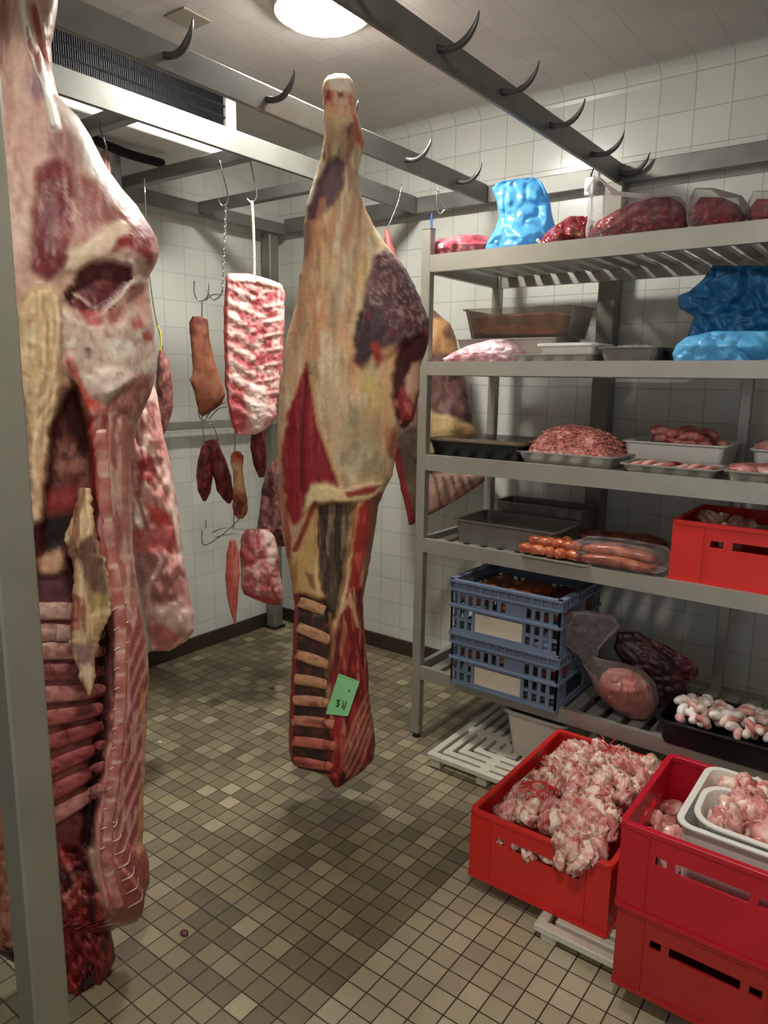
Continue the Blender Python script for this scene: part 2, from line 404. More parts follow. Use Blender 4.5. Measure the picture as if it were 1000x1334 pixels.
M['white'] = mat('white_enamel', (226, 226, 220), rough=.35)
M['black'] = mat('black_plastic', (22, 22, 23), rough=.35)
M['fins'] = mat('dark_coil_fins', (40, 42, 44), rough=.5, metal=.4, var=.3, vscale=40)
M['gutter'] = mat('fin_shadow_body', (30, 31, 33), rough=.6)

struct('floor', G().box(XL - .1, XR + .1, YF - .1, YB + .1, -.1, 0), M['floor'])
struct('ceiling', G().box(XL - .1, XR + .1, YF - .1, YB + .1, ZC, ZC + .1), M['ceil'])
struct('wall_left', G().box(XL - .1, XL, YF - .1, YB + .1, 0, ZC), M['wall_l'])
struct('wall_back', G().box(XL, XR, YB, YB + .1, 0, ZC), M['wall_b'])
struct('wall_right', G().box(XR, XR + .1, YF - .1, YB + .1, 0, ZC), M['wall_l'])
struct('wall_front', G().box(XL, -1.35, YF - .1, YF, 0, ZC).box(.75, XR, YF - .1, YF, 0, ZC).box(-1.35, .75, YF - .1, YF, 2.25, ZC), M['wall_b'])  # unseen side; wide opening added so the world light fills in from behind
g = G().box(XL, XL + .012, YF, YB, 0, .085); struct('baseboard_left', g, M['base'], bevel=.003)
g = G().box(XL + .012, XR, YB - .012, YB, 0, .085); struct('baseboard_back', g, M['base'], bevel=.003)
def cove(name, along_x):
    g = G(); r = .06; ring = []
    for e in ((XL, XR) if along_x else (YF, YB)):
        pts = []
        for i in range(7):
            a = i / 6 * PI / 2; o, z = r - r * math.sin(a), ZC - r + r * math.cos(a)
            pts.append((e, YB - o, z) if along_x else (XL + o, e, z))
        # concave quarter: from the wall up to the ceiling
        pts = [((e, YB - (r - r * math.cos(i / 6 * PI / 2)), ZC - r + r * math.sin(i / 6 * PI / 2)) if along_x else (XL + (r - r * math.cos(i / 6 * PI / 2)), e, ZC - r + r * math.sin(i / 6 * PI / 2))) for i in range(7)]
        pts.append((e, YB - .0005, ZC - .0005) if along_x else (XL + .0005, e, ZC - .0005))
        ring.append(pts)
    g.rings(ring); return struct(name, g, M['wall_b'] if along_x else M['cove'], smooth=False)
cove('trim_1', True); cove('trim_2', False)

# grey square patch on the ceiling
q = at_z([215, 240, 275, 248], [18, 8, 28, 38], ZC)
cx, cy = q[:, 0].mean(), q[:, 1].mean()
tag(obj('ceiling_hatch', G().box(cx - .055, cx + .055, cy - .06, cy + .06, ZC - .006, ZC), mat('hatch_grey', (150, 142, 128), rough=.6), bevel=.002),
    'small dull square cover plate on the ceiling above the cooling unit', 'ceiling plate')

# ------------------------------------------------------------------ ceiling lamps
def em_mat(name, rgb, st):
    m = mat(name, (240, 240, 235), rough=.3); b = m.node_tree.nodes['Principled BSDF']
    b.inputs['Emission Color'].default_value = rgb + (1,); b.inputs['Emission Strength'].default_value = st; return m
M['lampglass'] = em_mat('lit_opal_glass', (1.0, .97, .90), LAMP)
def lamp(x, y, label):
    t = thing('ceiling_lamp', label, 'ceiling lamp', (x, y, ZC))
    g = G(); g.rings([[(math.cos(a) * r, math.sin(a) * r, z) for a in np.linspace(0, 2 * PI, 40, endpoint=False)] for r, z in ((.15, 0), (.158, -.012), (.158, -.036), (.144, -.038))])
    obj('lamp_base', g, M['white'], t, world=False, smooth=False)
    g = G(); g.rings([[(math.cos(a) * r, math.sin(a) * r, z) for a in np.linspace(0, 2 * PI, 40, endpoint=False)] for r, z in ((.142, -.032), (.142, -.040), (.13, -.052), (.10, -.060), (.06, -.066), (.02, -.068))])
    obj('diffuser', g, M['lampglass'], t, world=False, smooth=True)
lamp(-1.76, 1.98, 'round white ceiling lamp shining between the two right-hand hook rails')
M['lampglass'] = em_mat('dimmer_opal_glass', (1.0, .95, .86), LAMP * .75)
lamp(LAMP2[0], LAMP2[1], 'round white ceiling lamp behind the viewer, unseen, put in to light the front of the scene')  # unseen second lamp, put in because the front needs its light

# ------------------------------------------------------------------ cooling unit
t = thing('cooling_unit', 'grey ceiling-hung cooling unit with dark finned coil behind the rails', 'cooling unit', (-2.65, 1.6, 2.42))
x0, x1, y0, y1 = -2.86, -2.45, .9, 2.16
obj('casing', G().box(x0, x1 - .03, y0, y1 + .05, 2.44, 2.655), M['white'], t, bevel=.004)
obj('end_cap', G().box(x1 - .03, x1 + .006, y1, y1 + .055, 2.43, 2.66), M['white'], t, bevel=.003)
obj('top_lip', G().box(x1 - .03, x1 + .014, y0, y1 + .055, 2.648, 2.662), M['white'], t, bevel=.003)
obj('drip_tray', G().box(x0, x1 + .002, y0, y1 + .03, 2.425, 2.44).box(x1 - .012, x1 + .012, y0, y1 + .03, 2.385, 2.435), M['white'], t, bevel=.004)
g = G()
for k in range(150):
    y = y0 + .004 + k * (y1 - y0 - .008) / 150
    g.box(x1 - .03, x1 - .002 + .0012 * random.random(), y, y + .0035, 2.44, 2.648)
obj('coil_fins', g, M['fins'], t)
obj('coil_back', G().box(x1 - .034, x1 - .028, y0, y1, 2.44, 2.648), M['gutter'], t)
g = G()
for k in range(5): g.tube([(x1 - .004, y0, 2.46 + k * .042), (x1 - .004, y1, 2.46 + k * .042)], .005, 6)
obj('coil_tubes', g, M['fins'], t)
for k in (.35, .9):
    obj('hanger', G().box(-2.68, -2.64, y0 + (y1 - y0) * k, y0 + (y1 - y0) * k + .03, 2.655, ZC), M['steel'], t)

# pipes on the left wall side
p = at_x([118, 165, 212], [180, 200, 213], -2.74)
tag(obj('insulated_hose', G().tube(spline(p, 12), .018, 10), mat('black_foam', (28, 27, 26), rough=.9), smooth=True), 'black foam-covered refrigerant hose running under the cooling unit', 'hose')
pv = at_x([152], [210], -2.78)[0]
tag(obj('water_pipe', G().tube([(pv[0], pv[1], 1.9), (pv[0], pv[1], 2.415)], .016, 12), mat('zinc_pipe', (190, 194, 194), rough=.35, metal=.3), smooth=True), 'shiny vertical pipe rising to the ceiling behind the left carcass', 'pipe')

# ------------------------------------------------------------------ overhead rail frame
RZ0, RZ1 = 2.295, 2.375
fr = thing('meat_rail_frame', 'grey steel overhead frame of hook rails standing on square legs', 'meat rail', (-1.73, 1.6, 0))
def hook_g(x, y, z):
    s = math.copysign(1, .5)
    pts = [(x - .012, y, z), (x + .025, y, z - .010), (x + .058, y, z - .008), (x + .085, y, z + .008), (x + .104, y, z + .032), (x + .112, y, z + .056)]
    return G().tube(spline(pts, 14), np.concatenate([np.linspace(.010, .0095, 8), np.linspace(.009, .0015, 6)]), 8)
def rail(x, y0, y1, hooks, th=.016):
    r = obj('rail', G().box(x - th / 2, x + th / 2, y0, y1, RZ0, RZ1), M['steel_d'], fr, bevel=.003)
    for y in hooks:
        h = obj('hook', hook_g(x + th / 2 + .004, y, 2.335), M['hook_d'], r, smooth=True)
        k = G(); k.box(x - th / 2 - .006, x + th / 2 + .006, y - .016, y + .016, 2.318, 2.352)
    return r
rail(-1.735, -.3, 3.06, (.92, 1.32, 1.69, 1.985, 2.42, 2.80))
rail(-1.125, .50, 3.08, (1.36, 1.70, 2.04, 2.38, 2.75, 3.045))
rail(-2.125, -.3, 3.06, ())
def beam(p, q, w=.03, h=.06, name='beam'): return obj(name, G().obox(p, q, w, h), M['steel_d'], fr, bevel=.003)
beam((-3.02, 3.085, 2.335), (.8, 3.085, 2.335), .035, .075)
beam((-3.02, .2, 2.315), (-3.02, 3.07, 2.315), .035, .06)
for y in (.95, 1.50, 2.00, 2.48): beam((-3.0, y, 2.322), (-2.134, y, 2.322), .04, .05)
for x, y, w in ((-3.06, 3.0, .07), (-1.135, 3.075, .075), (-1.13, .53, .062), (-3.02, .2, .06)):
    lg = obj('leg', G().box(x - w / 2, x + w / 2, y - w / 2, y + w / 2, .012, 2.30), M['leg'], fr, bevel=.004)
    obj('foot', G().box(x - w / 2 - .012, x + w / 2 + .012, y - w / 2 - .012, y + w / 2 + .012, 0, .014), M['black'], lg, bevel=.003)
obj('bar', G().box(-3.045, -3.02, .2, 3.04, 1.235, 1.275), M['steel'], fr, bevel=.003)

# ------------------------------------------------------------------ shelving rack
RX0, RX1, RY0, RY1 = -1.60, .55, 2.40, 2.96
SH = [(1.965, .062), (1.572, .052), (1.212, .062), (.872, .055), (.325, .055)]
rk = thing('shelving_rack', 'five-tier aluminium shelving rack loaded with meat along the back wall', 'shelving rack', ((RX0 + RX1) / 2, (RY0 + RY1) / 2, 0))
for (x, y) in ((RX0, RY0), (RX0, RY1), (RX1, RY0), (RX1, RY1), (-.55, RY1)):
    top = 2.06
    ps = obj('post', G().box(x - .02, x + .02, y - .018, y + .018, .02, top), M['rack'], rk, bevel=.003)
    obj('post_cap', G().box(x - .021, x + .021, y - .019, y + .019, top, top + .004), M['rack'], ps)
    obj('foot', G().tube([(x, y, 0), (x, y, .03)], [.018, .012], 10), M['black'], ps)
def rack_shelf(z, h):
    g = G()
    g.box(RX0 + .02, RX1 - .02, RY0 - .018, RY0 + .004, z - h, z); g.box(RX0 + .02, RX1 - .02, RY1 - .006, RY1 + .014, z - h, z)
    g.box(RX0 - .014, RX0 + .008, RY0 + .02, RY1 - .02, z - h, z)
    x = RX0 + .05
    while x < RX1 - .05:
        g.box(x, x + .045, RY0 + .004, RY1 - .006, z - .022, z - .008); x += .075
    return obj('shelf', g, M['rack'], rk, bevel=.0)
for z, h in SH: rack_shelf(z, h)
# ================================================================== CARCASSES
M['meat'] = attr_mat('carcass_flesh', rough=.5, coat=.0, spec=.4)
M['meat_dry'] = attr_mat('dry_aged_flesh', rough=.55, coat=.03, bump=.5)
def body_obj(name, b, parent, m=None): return obj(name, b.g, m or M['meat'], parent, smooth=True)
def surf_tube(b, pts, r, lift=0.0, n=10, k=8, flat=None):
    p = spline(pts, k * len(pts)); return G().tube(b.surf(p[:, 0], p[:, 1], lift), np.interp(np.linspace(0, 1, len(p)), np.linspace(0, 1, len(np.atleast_1d(r))), np.atleast_1d(r)), n, None if flat is None else (b.n, flat))
def paint_tube(g, cols, seed=0, stretch=(30, 30, 30)):
    v = np.array(g.v); m = fbm(v * np.array(stretch), seed, 3); t = np.clip((m - .3) / .4, 0, 1) * (len(cols) - 1)
    c = np.array([lin(x) for x in cols]); i = np.clip(t.astype(int), 0, len(cols) - 2); f = (t - i)[:, None]
    g.c = [tuple(x) for x in c[i] * (1 - f) + c[i + 1] * f]; return g

# ---------------------------------------------------------------- central beef side
def paint_mid(p):
    u, v = p.u, p.v
    p.base((216, 182, 144))
    p.noise((222, 158, 120), 22, 60, .45, .65, .8, 1)          # warm orange fat
    p.noise((228, 214, 176), 20, 46, .5, .68, .8, 2)           # pale fat
    p.noise((164, 146, 112), 14, 70, .55, .7, .7, 3)           # greyish bare patches
    p.noise((222, 194, 124), 30, 50, .58, .72, .4, 4); p.noise((238, 222, 192), 5, 40, .54, .7, .55, 26); p.noise((176, 132, 98), 5, 34, .56, .7, .5, 27)
    p.D += (n2(u, v, 22, 60, 9) - .5) * .022
    # shank end with sawn bone
    p.poly([(415, 92), (470, 92), (474, 190), (415, 190)], (222, 178, 150), 8, .6)
    p.noise((196, 110, 96), 9, 12, .5, .62, .8, 5, sm(165, 130, v))
    p.poly([(428, 95), (455, 95), (458, 120), (430, 118)], (240, 226, 208), 4, .9)
    p.poly([(424, 118), (431, 118), (432, 130), (425, 132)], (150, 64, 58), 2)
    p.poly([(440, 120), (447, 118), (448, 128), (441, 128)], (128, 84, 70), 2)
    p.poly([(427, 134), (441, 140), (440, 152), (430, 148)], (228, 160, 120), 3)
    p.line([(432, 185), (436, 160), (448, 156), (458, 165)], (214, 190, 138), 4, .8, .006)
    p.poly([(458, 145), (464, 150), (476, 188), (470, 196), (464, 180)], (196, 106, 92), 2.5)
    p.poly([(452, 170), (462, 160), (464, 180), (456, 210), (462, 232), (456, 250), (450, 215)], (170, 110, 92), 3, .8)
    p.poly([(455, 162), (460, 158), (461, 172), (455, 178)], (112, 88, 96), 2, .8)
    # dark shank muscle
    p.poly([(428, 210), (440, 204), (449, 213), (447, 240), (436, 264), (416, 284), (399, 289), (398, 272), (404, 258), (412, 232)], (88, 58, 72), 5, .95, .008)
    p.noise((124, 92, 104), 6, 26, .5, .7, .6, 6, p.pm([(428, 210), (449, 213), (436, 262), (415, 283), (399, 288), (402, 262)], 5))
    p.poly([(455, 225), (466, 220), (466, 260), (460, 300), (452, 330), (448, 300), (458, 262)], (176, 132, 110), 4, .7)
    p.line([(398, 300), (398, 330), (402, 320), (400, 295)], (122, 84, 78), 5, .6)
    # crease from hock to flank
    p.line([(470, 262), (468, 310), (462, 350), (462, 380), (455, 420)], (168, 112, 84), 2.5, .55, -.010)
    p.line([(420, 262), (412, 310), (400, 350), (390, 420)], (216, 150, 112), 5, .5)
    p.noise((196, 126, 92), 12, 40, .52, .66, .6, 7, p.pm([(440, 270), (462, 270), (452, 340), (432, 370), (428, 320)], 8))
    p.noise((148, 120, 92), 10, 24, .5, .64, .7, 8, p.pm([(386, 350), (412, 345), (416, 380), (390, 400)], 8))
    p.poly([(432, 380), (446, 350), (442, 420), (430, 440)], (170, 150, 122), 6, .6)
    # crusted dark round
    rd = [(488, 332), (500, 322), (513, 330), (524, 342), (540, 362), (562, 405), (566, 440), (537, 436), (520, 456), (497, 468), (486, 460), (470, 482), (462, 470), (461, 440), (464, 425), (474, 398), (478, 365)]
    m = p.poly(rd, (94, 64, 68), 4, 1, .012)
    p.noise((188, 158, 150), 3.2, 4, .46, .72, .75, 10, m * sm(452, 420, v)); p.noise((62, 38, 44), 5, 9, .5, .7, .5, 11, m); p.noise((150, 116, 112), 9, 12, .5, .7, .5, 28, m * sm(440, 400, v))
    p.noise((128, 44, 62), 12, 12, .55, .68, .7, 12, m)
    m2 = p.poly([(466, 408), (480, 396), (500, 404), (504, 428), (494, 452), (482, 462), (466, 476), (461, 450)], (58, 34, 42), 4, .9)
    p.poly([(474, 408), (482, 404), (484, 414), (477, 418)], (120, 30, 48), 2)
    p.poly([(484, 448), (492, 442), (498, 470), (492, 480), (487, 468)], (172, 48, 38), 2.5, .9)
    # dark hollow under the aitch bone
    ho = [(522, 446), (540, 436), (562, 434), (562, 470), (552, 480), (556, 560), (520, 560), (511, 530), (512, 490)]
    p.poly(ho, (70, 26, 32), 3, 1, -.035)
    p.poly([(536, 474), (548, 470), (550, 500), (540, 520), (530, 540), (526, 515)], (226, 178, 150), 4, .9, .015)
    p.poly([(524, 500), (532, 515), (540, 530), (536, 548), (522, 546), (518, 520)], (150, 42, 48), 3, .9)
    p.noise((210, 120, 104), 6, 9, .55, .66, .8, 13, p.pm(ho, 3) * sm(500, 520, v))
    p.poly([(500, 560), (516, 555), (514, 600), (505, 596)], (150, 60, 52), 3, .8)
    # lower fat, greenish grey centre
    p.poly([(445, 545), (470, 520), (490, 560), (495, 610), (470, 628), (446, 610), (438, 590)], (172, 162, 124), 10, .65)
    p.noise((140, 128, 98), 14, 22, .52, .66, .6, 14, p.pm([(440, 520), (500, 540), (500, 625), (440, 620)], 8))
    p.poly([(470, 480), (500, 500), (505, 540), (478, 530)], (218, 190, 110), 10, .6)
    p.poly([(426, 480), (440, 520), (448, 560), (440, 590), (430, 560), (418, 520)], (204, 178, 140), 8, .7)
    p.poly([(496, 455), (514, 450), (511, 500), (512, 560), (500, 590), (498, 540)], (226, 172, 128), 5, .7)
    # red triangle of bare muscle
    tri = [(399, 472), (406, 492), (413, 546), (428, 592), (443, 634), (420, 632), (406, 630), (398, 648), (392, 672), (380, 690), (366, 660), (363, 630), (366, 582), (378, 525)]
    m = p.poly(tri, (146, 34, 46), 3, 1, -.010)
    p.noise((178, 62, 66), 4, 60, .52, .66, .7, 15, m); p.noise((106, 22, 36), 5, 80, .55, .68, .8, 16, m)
    p.line([(398, 490), (393, 560), (392, 640)], (100, 22, 34), 2.5, .8, -.008)
    p.line([(405, 490), (414, 550), (430, 596), (444, 634)], (224, 178, 132), 3, .9, .006)
    p.poly([(364, 640), (372, 660), (382, 700), (378, 740), (368, 700)], (150, 40, 44), 3, .8)
    p.poly([(360, 600), (367, 600), (372, 660), (384, 690), (380, 720), (362, 660)], (214, 168, 122), 2.5, .5)
    # fatty lip across the flank
    lip = [(404, 632), (420, 628), (444, 636), (470, 634), (500, 628), (494, 646), (470, 654), (440, 656), (410, 654), (398, 664), (392, 668), (398, 650)]
    p.poly(lip, (224, 200, 152), 2.5, 1, .020)
    p.poly([(448, 640), (470, 634), (494, 632), (488, 640), (470, 647), (454, 648)], (156, 40, 40), 2, .95)
    # below the lip : inside of the flank
    low = sm(652, 662, v)
    fl = [(412, 655), (398, 672), (384, 716), (372, 735), (378, 800), (432, 800), (440, 780), (460, 656)]
    p.poly(fl, (206, 166, 110), 3, 1, -.012)
    p.noise((168, 116, 72), 6, 50, .5, .65, .8, 17, p.pm(fl, 3)); p.noise((228, 200, 150), 5, 40, .55, .68, .7, 18, p.pm(fl, 3))
    p.line([(410, 656), (396, 690), (384, 716)], (134, 36, 34), 3.5, .9)
    p.line([(372, 668), (376, 700), (372, 735), (379, 775)], (150, 60, 50), 3, .7)
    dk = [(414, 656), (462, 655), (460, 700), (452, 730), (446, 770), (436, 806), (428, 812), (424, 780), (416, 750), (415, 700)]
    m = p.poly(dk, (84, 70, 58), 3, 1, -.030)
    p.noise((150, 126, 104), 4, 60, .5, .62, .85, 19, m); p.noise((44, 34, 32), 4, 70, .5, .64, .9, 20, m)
    p.poly([(400, 745), (408, 750), (410, 770), (404, 766)], (110, 80, 56), 2, .8)
    p.poly([(458, 655), (470, 660), (462, 710), (452, 760), (440, 800), (440, 780), (450, 730)], (206, 164, 116), 2.5, .9, .006)
    p.poly([(466, 660), (496, 640), (484, 700), (472, 745), (466, 778), (452, 782), (456, 740), (462, 700)], (158, 50, 44), 3, 1, .006)
    p.noise((214, 96, 80), 5, 26, .52, .64, .8, 21, p.pm([(462, 660), (488, 640), (478, 700), (466, 778), (454, 780)], 3))
    p.poly([(482, 650), (500, 640), (488, 720), (474, 800), (472, 770), (478, 710)], (128, 84, 64), 2.5, .85)
    # rib bed
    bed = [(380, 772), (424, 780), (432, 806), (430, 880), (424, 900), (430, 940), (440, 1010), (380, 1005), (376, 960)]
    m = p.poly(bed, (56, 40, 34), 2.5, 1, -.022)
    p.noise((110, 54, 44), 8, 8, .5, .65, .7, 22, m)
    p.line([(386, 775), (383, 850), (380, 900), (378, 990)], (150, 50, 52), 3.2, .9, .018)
    # chine and neck end
    ch = [(452, 775), (474, 760), (484, 860), (492, 960), (490, 1000), (440, 1035), (425, 1030), (430, 960), (428, 910), (428, 860), (438, 820)]
    m = p.poly(ch, (124, 32, 34), 3, 1, .012)
    p.noise((178, 62, 54), 5, 30, .5, .64, .8, 23, m); p.noise((70, 22, 26), 6, 26, .52, .66, .8, 24, m)
    p.noise((206, 140, 112), 3.5, 34, .57, .68, .8, 25, m)
    p.line([(440, 800), (455, 780), (458, 790)], (214, 170, 130), 3, .9, .006); p.line([(456, 775), (462, 800), (466, 815)], (214, 170, 130), 2.5, .9)
    p.line([(446, 815), (450, 850), (438, 880)], (150, 60, 40), 4, .6); p.line([(430, 800), (434, 840), (426, 880)], (150, 110, 76), 3, .8)
    for k in range(5): p.line([(480 + k * 1.5, 900 + 12 * k), (462 + k * 2, 940 + 14 * k), (446 + 2 * k, 985 + 9 * k)], (206, 146, 126), 1.4, .75, .003)
    p.poly([(432, 940), (444, 930), (446, 990), (438, 1024), (430, 1006)], (176, 44, 46), 3, .7)
MIDL = [(96, 436), (99, 428), (105, 422), (112, 420), (150, 421), (175, 423), (195, 420), (225, 411), (265, 399), (300, 395), (330, 396), (360, 390), (400, 384), (450, 371), (500, 364), (560, 361), (600, 362), (640, 363), (690, 367), (725, 373), (760, 380), (790, 384), (845, 381), (880, 379), (920, 377), (975, 376), (992, 380), (1000, 386), (1008, 418), (1016, 428), (1026, 436)]
MIDR = [(96, 448), (99, 454), (105, 459), (112, 461), (150, 465), (172, 472), (190, 475), (205, 470), (222, 467), (245, 467), (268, 474), (300, 490), (325, 508), (350, 529), (385, 546), (415, 558), (445, 559), (465, 552), (480, 547), (510, 546), (530, 543), (548, 538), (560, 526), (575, 517), (600, 514), (620, 511), (640, 500), (660, 492), (700, 487), (740, 480), (780, 473), (804, 473), (845, 477), (882, 480), (908, 481), (942, 486), (972, 489), (990, 486), (1004, 473), (1016, 456), (1026, 442)]
MIDT = [(96, .015), (104, .035), (150, .05), (220, .06), (300, .095), (380, .13), (460, .145), (560, .14), (640, .12), (720, .10), (800, .09), (900, .085), (980, .08), (1010, .05), (1026, .015)]
mid_axis = (-1.545, 1.79)
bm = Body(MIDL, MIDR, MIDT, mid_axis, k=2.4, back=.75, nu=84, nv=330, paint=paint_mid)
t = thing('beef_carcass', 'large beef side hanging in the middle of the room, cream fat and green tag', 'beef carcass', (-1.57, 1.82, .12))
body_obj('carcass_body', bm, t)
for (a, b_, w) in (((387, 783), (420, 796), 7), ((386, 816), (426, 834), 8.5), ((384, 852), (424, 866), 9), ((383, 884), (422, 892), 9), ((382, 912), (424, 916), 8), ((380, 938), (432, 944), 9), ((379, 965), (432, 972), 9), ((382, 991), (430, 999), 8)):
    pts = [(a[0] + 2, a[1] + .5), ((a[0] + b_[0]) / 2, (a[1] + b_[1]) / 2 - 1), (b_[0] + 3, b_[1])]
    g = surf_tube(bm, pts, [.0185, .0195, .020, .0195, .017], .002, 14, 8, .42)
    up = sm(900, 980, np.array([a[1]]))[0]
    paint_tube(g, [(150 - 10 * up, 92 - 30 * up, 66 - 6 * up), (206, 158 - 46 * up, 118 - 22 * up), (190, 132 - 44 * up, 102 - 18 * up)], int(a[1]), (20, 20, 60))
    obj('rib', g, M['meat'], t, smooth=True)
# green tag pinned to the chine
g = G(); c = np.array([(441, 878), (468, 886), (453, 933), (424, 927)], float)
q0 = bm.surf(c[:, 0], c[:, 1], .022); q1 = bm.surf(c[:, 0], c[:, 1], .0235)
nn = bm.n
ctr = q0.mean(0); off = (q0 - ctr).dot(nn); q0 = q0 - (off[:, None] * .6) * nn; q0 = q0 + nn * .004; q1 = q0 + nn * .0015
g.add(list(q0) + list(q1), [(0, 1, 2, 3), (7, 6, 5, 4), (0, 4, 5, 1), (1, 5, 6, 2), (2, 6, 7, 3), (3, 7, 4, 0)])
tg = obj('paper_tag', g, mat('green_paper', (146, 220, 158), rough=.6, var=.04), t); tg['label'] = 'small mint green paper tag'
def on_tag(x, y): # x,y 0..1 across the tag
    a = q1[0] * (1 - x) + q1[1] * x; b = q1[3] * (1 - x) + q1[2] * x; return a * (1 - y) + b * y + nn * .0008
g = G()
for s_ in ([(.42, .62), (.36, .70), (.46, .70), (.40, .78), (.34, .76)], [(.50, .60), (.60, .58), (.58, .66), (.66, .68), (.62, .78)], [(.70, .60), (.74, .70), (.72, .82), (.68, .78)], [(.30, .64), (.36, .60), (.40, .66)]):
    g.tube([on_tag(*s) for s in s_], .0028, 5)
obj('ink_dot', G().tube([on_tag(.66, .30), on_tag(.72, .34), on_tag(.68, .36)], .0022, 5), mat('dark_green_ink', (40, 96, 62), rough=.7), tg)
obj('handwriting', g, mat('marker_ink', (22, 40, 30), rough=.7), tg)

# ---------------------------------------------------------------- near left beef side
def paint_left(p):
    u, v = p.u, p.v
    p.base((186, 150, 132))
    p.noise((202, 172, 154), 24, 60, .45, .72, .7, 31); p.noise((160, 108, 98), 20, 70, .5, .75, .6, 32)
    p.D += (n2(u, v, 30, 60, 39) - .5) * .03 + (n2(u, v, 9, 16, 38) - .5) * .008
    FINE = lambda: (p.noise((226, 204, 192), 4, 9, .5, .8, .45, 131, sm(360, 420, v) * sm(820, 700, v)), p.noise((140, 62, 62), 4, 9, .52, .8, .45, 132, sm(360, 420, v) * sm(820, 700, v)), p.noise((214, 184, 170), 5, 30, .54, .8, .35, 133, sm(400, 300, v)))
    # shank tendons
    p.poly([(-40, 0), (8, -40), (14, 60), (2, 90), (-40, 60)], (120, 66, 62), 6, .7)
    p.line([(24, -60), (30, 10), (40, 60), (58, 110), (70, 160)], (224, 214, 202), 5, .95, .012, 3)
    p.poly([(33, 36), (44, 60), (54, 88), (56, 104), (44, 84), (36, 56)], (132, 62, 60), 2, .95, -.012)
    p.line([(44, 10), (52, 50), (62, 90), (70, 125)], (158, 84, 76), 3.5, .9, -.010)
    p.line([(42, -40), (58, 50), (66, 90), (74, 125)], (206, 164, 146), 3, .7, .004)
    p.poly([(38, 90), (52, 100), (58, 120), (48, 135), (36, 118)], (136, 104, 118), 6, .8)
    p.line([(56, 100), (66, 130), (72, 168)], (218, 212, 204), 6, .85, .006, 3)
    p.poly([(0, 130), (50, 140), (56, 180), (46, 210), (4, 230)], (186, 146, 126), 8, .7)
    # outer fascia, silver skin
    p.poly([(72, 130), (90, 140), (120, 180), (160, 235), (205, 300), (200, 310), (172, 280), (140, 255), (110, 215)], (206, 196, 192), 6, .85)
    p.poly([(64, 170), (86, 165), (104, 182), (108, 215), (90, 230), (70, 215), (62, 190)], (136, 92, 90), 8, .8)
    # big dark muscle
    m = p.poly([(48, 218), (70, 206), (96, 218), (98, 250), (92, 300), (86, 350), (60, 366), (40, 350), (42, 290)], (104, 34, 40), 7, 1, .006)
    p.noise((138, 60, 60), 14, 50, .5, .66, .7, 33, m)
    m = p.poly([(96, 225), (130, 235), (150, 262), (165, 285), (140, 290), (104, 300), (96, 270)], (132, 72, 68), 8, .9)
    p.noise((190, 158, 150), 8, 18, .52, .76, .6, 34, m)
    p.line([(94, 262), (98, 275), (94, 285)], (214, 180, 170), 3, .8)
    p.poly([(136, 300), (150, 290), (172, 288), (178, 296), (160, 310), (140, 330), (112, 346), (96, 356), (84, 352), (90, 330), (110, 318)], (214, 190, 164), 4, .9, .008)
    p.poly([(84, 296), (120, 288), (132, 300), (110, 312), (90, 318)], (164, 112, 104), 5, .8)
    m = p.poly([(158, 276), (184, 284), (204, 305), (206, 335), (198, 352), (182, 340), (160, 326), (144, 328), (154, 312), (172, 300)], (136, 48, 52), 4, 1, .008)
    p.noise((196, 140, 132), 8, 10, .56, .66, .7, 35, m)
    p.poly([(140, 330), (168, 322), (190, 338), (196, 352), (176, 356), (150, 344), (120, 342)], (200, 168, 152), 4, .85)
    # dark sawn hollow of the round
    m = p.poly([(118, 344), (146, 341), (168, 350), (172, 362), (156, 384), (136, 404), (112, 410), (88, 396), (84, 384), (98, 370), (104, 354)], (84, 24, 32), 3, 1, -.035)
    p.noise((116, 40, 46), 8, 12, .52, .66, .8, 36, m)
    p.line([(94, 382), (106, 388), (118, 398)], (206, 176, 156), 1.6, .9)
    p.line([(188, 362), (166, 372), (152, 388), (136, 402)], (206, 188, 176), 3.5, .9, .012)
    p.line([(172, 340), (176, 356), (190, 366)], (206, 192, 180), 3, .8, .008)
    p.poly([(170, 372), (190, 366), (186, 384), (164, 396)], (112, 44, 46), 3, .8)
    p.poly([(106, 404), (132, 408), (134, 424), (124, 430), (108, 416)], (186, 84, 78), 3, .8); p.poly([(140, 402), (158, 398), (156, 418), (144, 426)], (156, 76, 72), 3, .8)
    # pelvic fat
    m = p.poly([(80, 400), (104, 416), (128, 430), (160, 420), (176, 400), (200, 420), (206, 470), (196, 500), (160, 508), (132, 524), (112, 505), (90, 470), (80, 440)], (206, 182, 168), 5, .95, .010)
    p.noise((226, 214, 200), 14, 14, .5, .64, .9, 37, m); p.noise((176, 136, 124), 12, 12, .55, .67, .7, 38, m)
    p.poly([(112, 452), (120, 458), (118, 470), (113, 466)], (104, 92, 94), 2.5, .8, -.01)
    p.poly([(126, 484), (160, 478), (180, 490), (160, 506), (132, 516)], (234, 218, 204), 5, .9, .008)
    p.poly([(170, 420), (182, 412), (190, 428), (176, 432)], (196, 92, 86), 2.5, .85); p.poly([(184, 436), (198, 432), (200, 446), (188, 444)], (172, 56, 60), 2.5, .85)
    p.poly([(178, 390), (188, 384), (194, 420), (186, 426)], (222, 160, 146), 3, .8)
    m = p.poly([(196, 490), (180, 480), (160, 504), (140, 524), (132, 545), (150, 560), (178, 548), (196, 520)], (156, 92, 84), 4, .9)
    p.noise((196, 140, 130), 6, 14, .52, .65, .8, 40, m)
    # red bone of the pelvis
    p.line([(92, 470), (102, 500), (114, 524), (122, 540)], (188, 84, 66), 5, .9, .012, 3); p.poly([(108, 516), (124, 518), (134, 530), (122, 544), (112, 534)], (198, 74, 62), 3, .85)
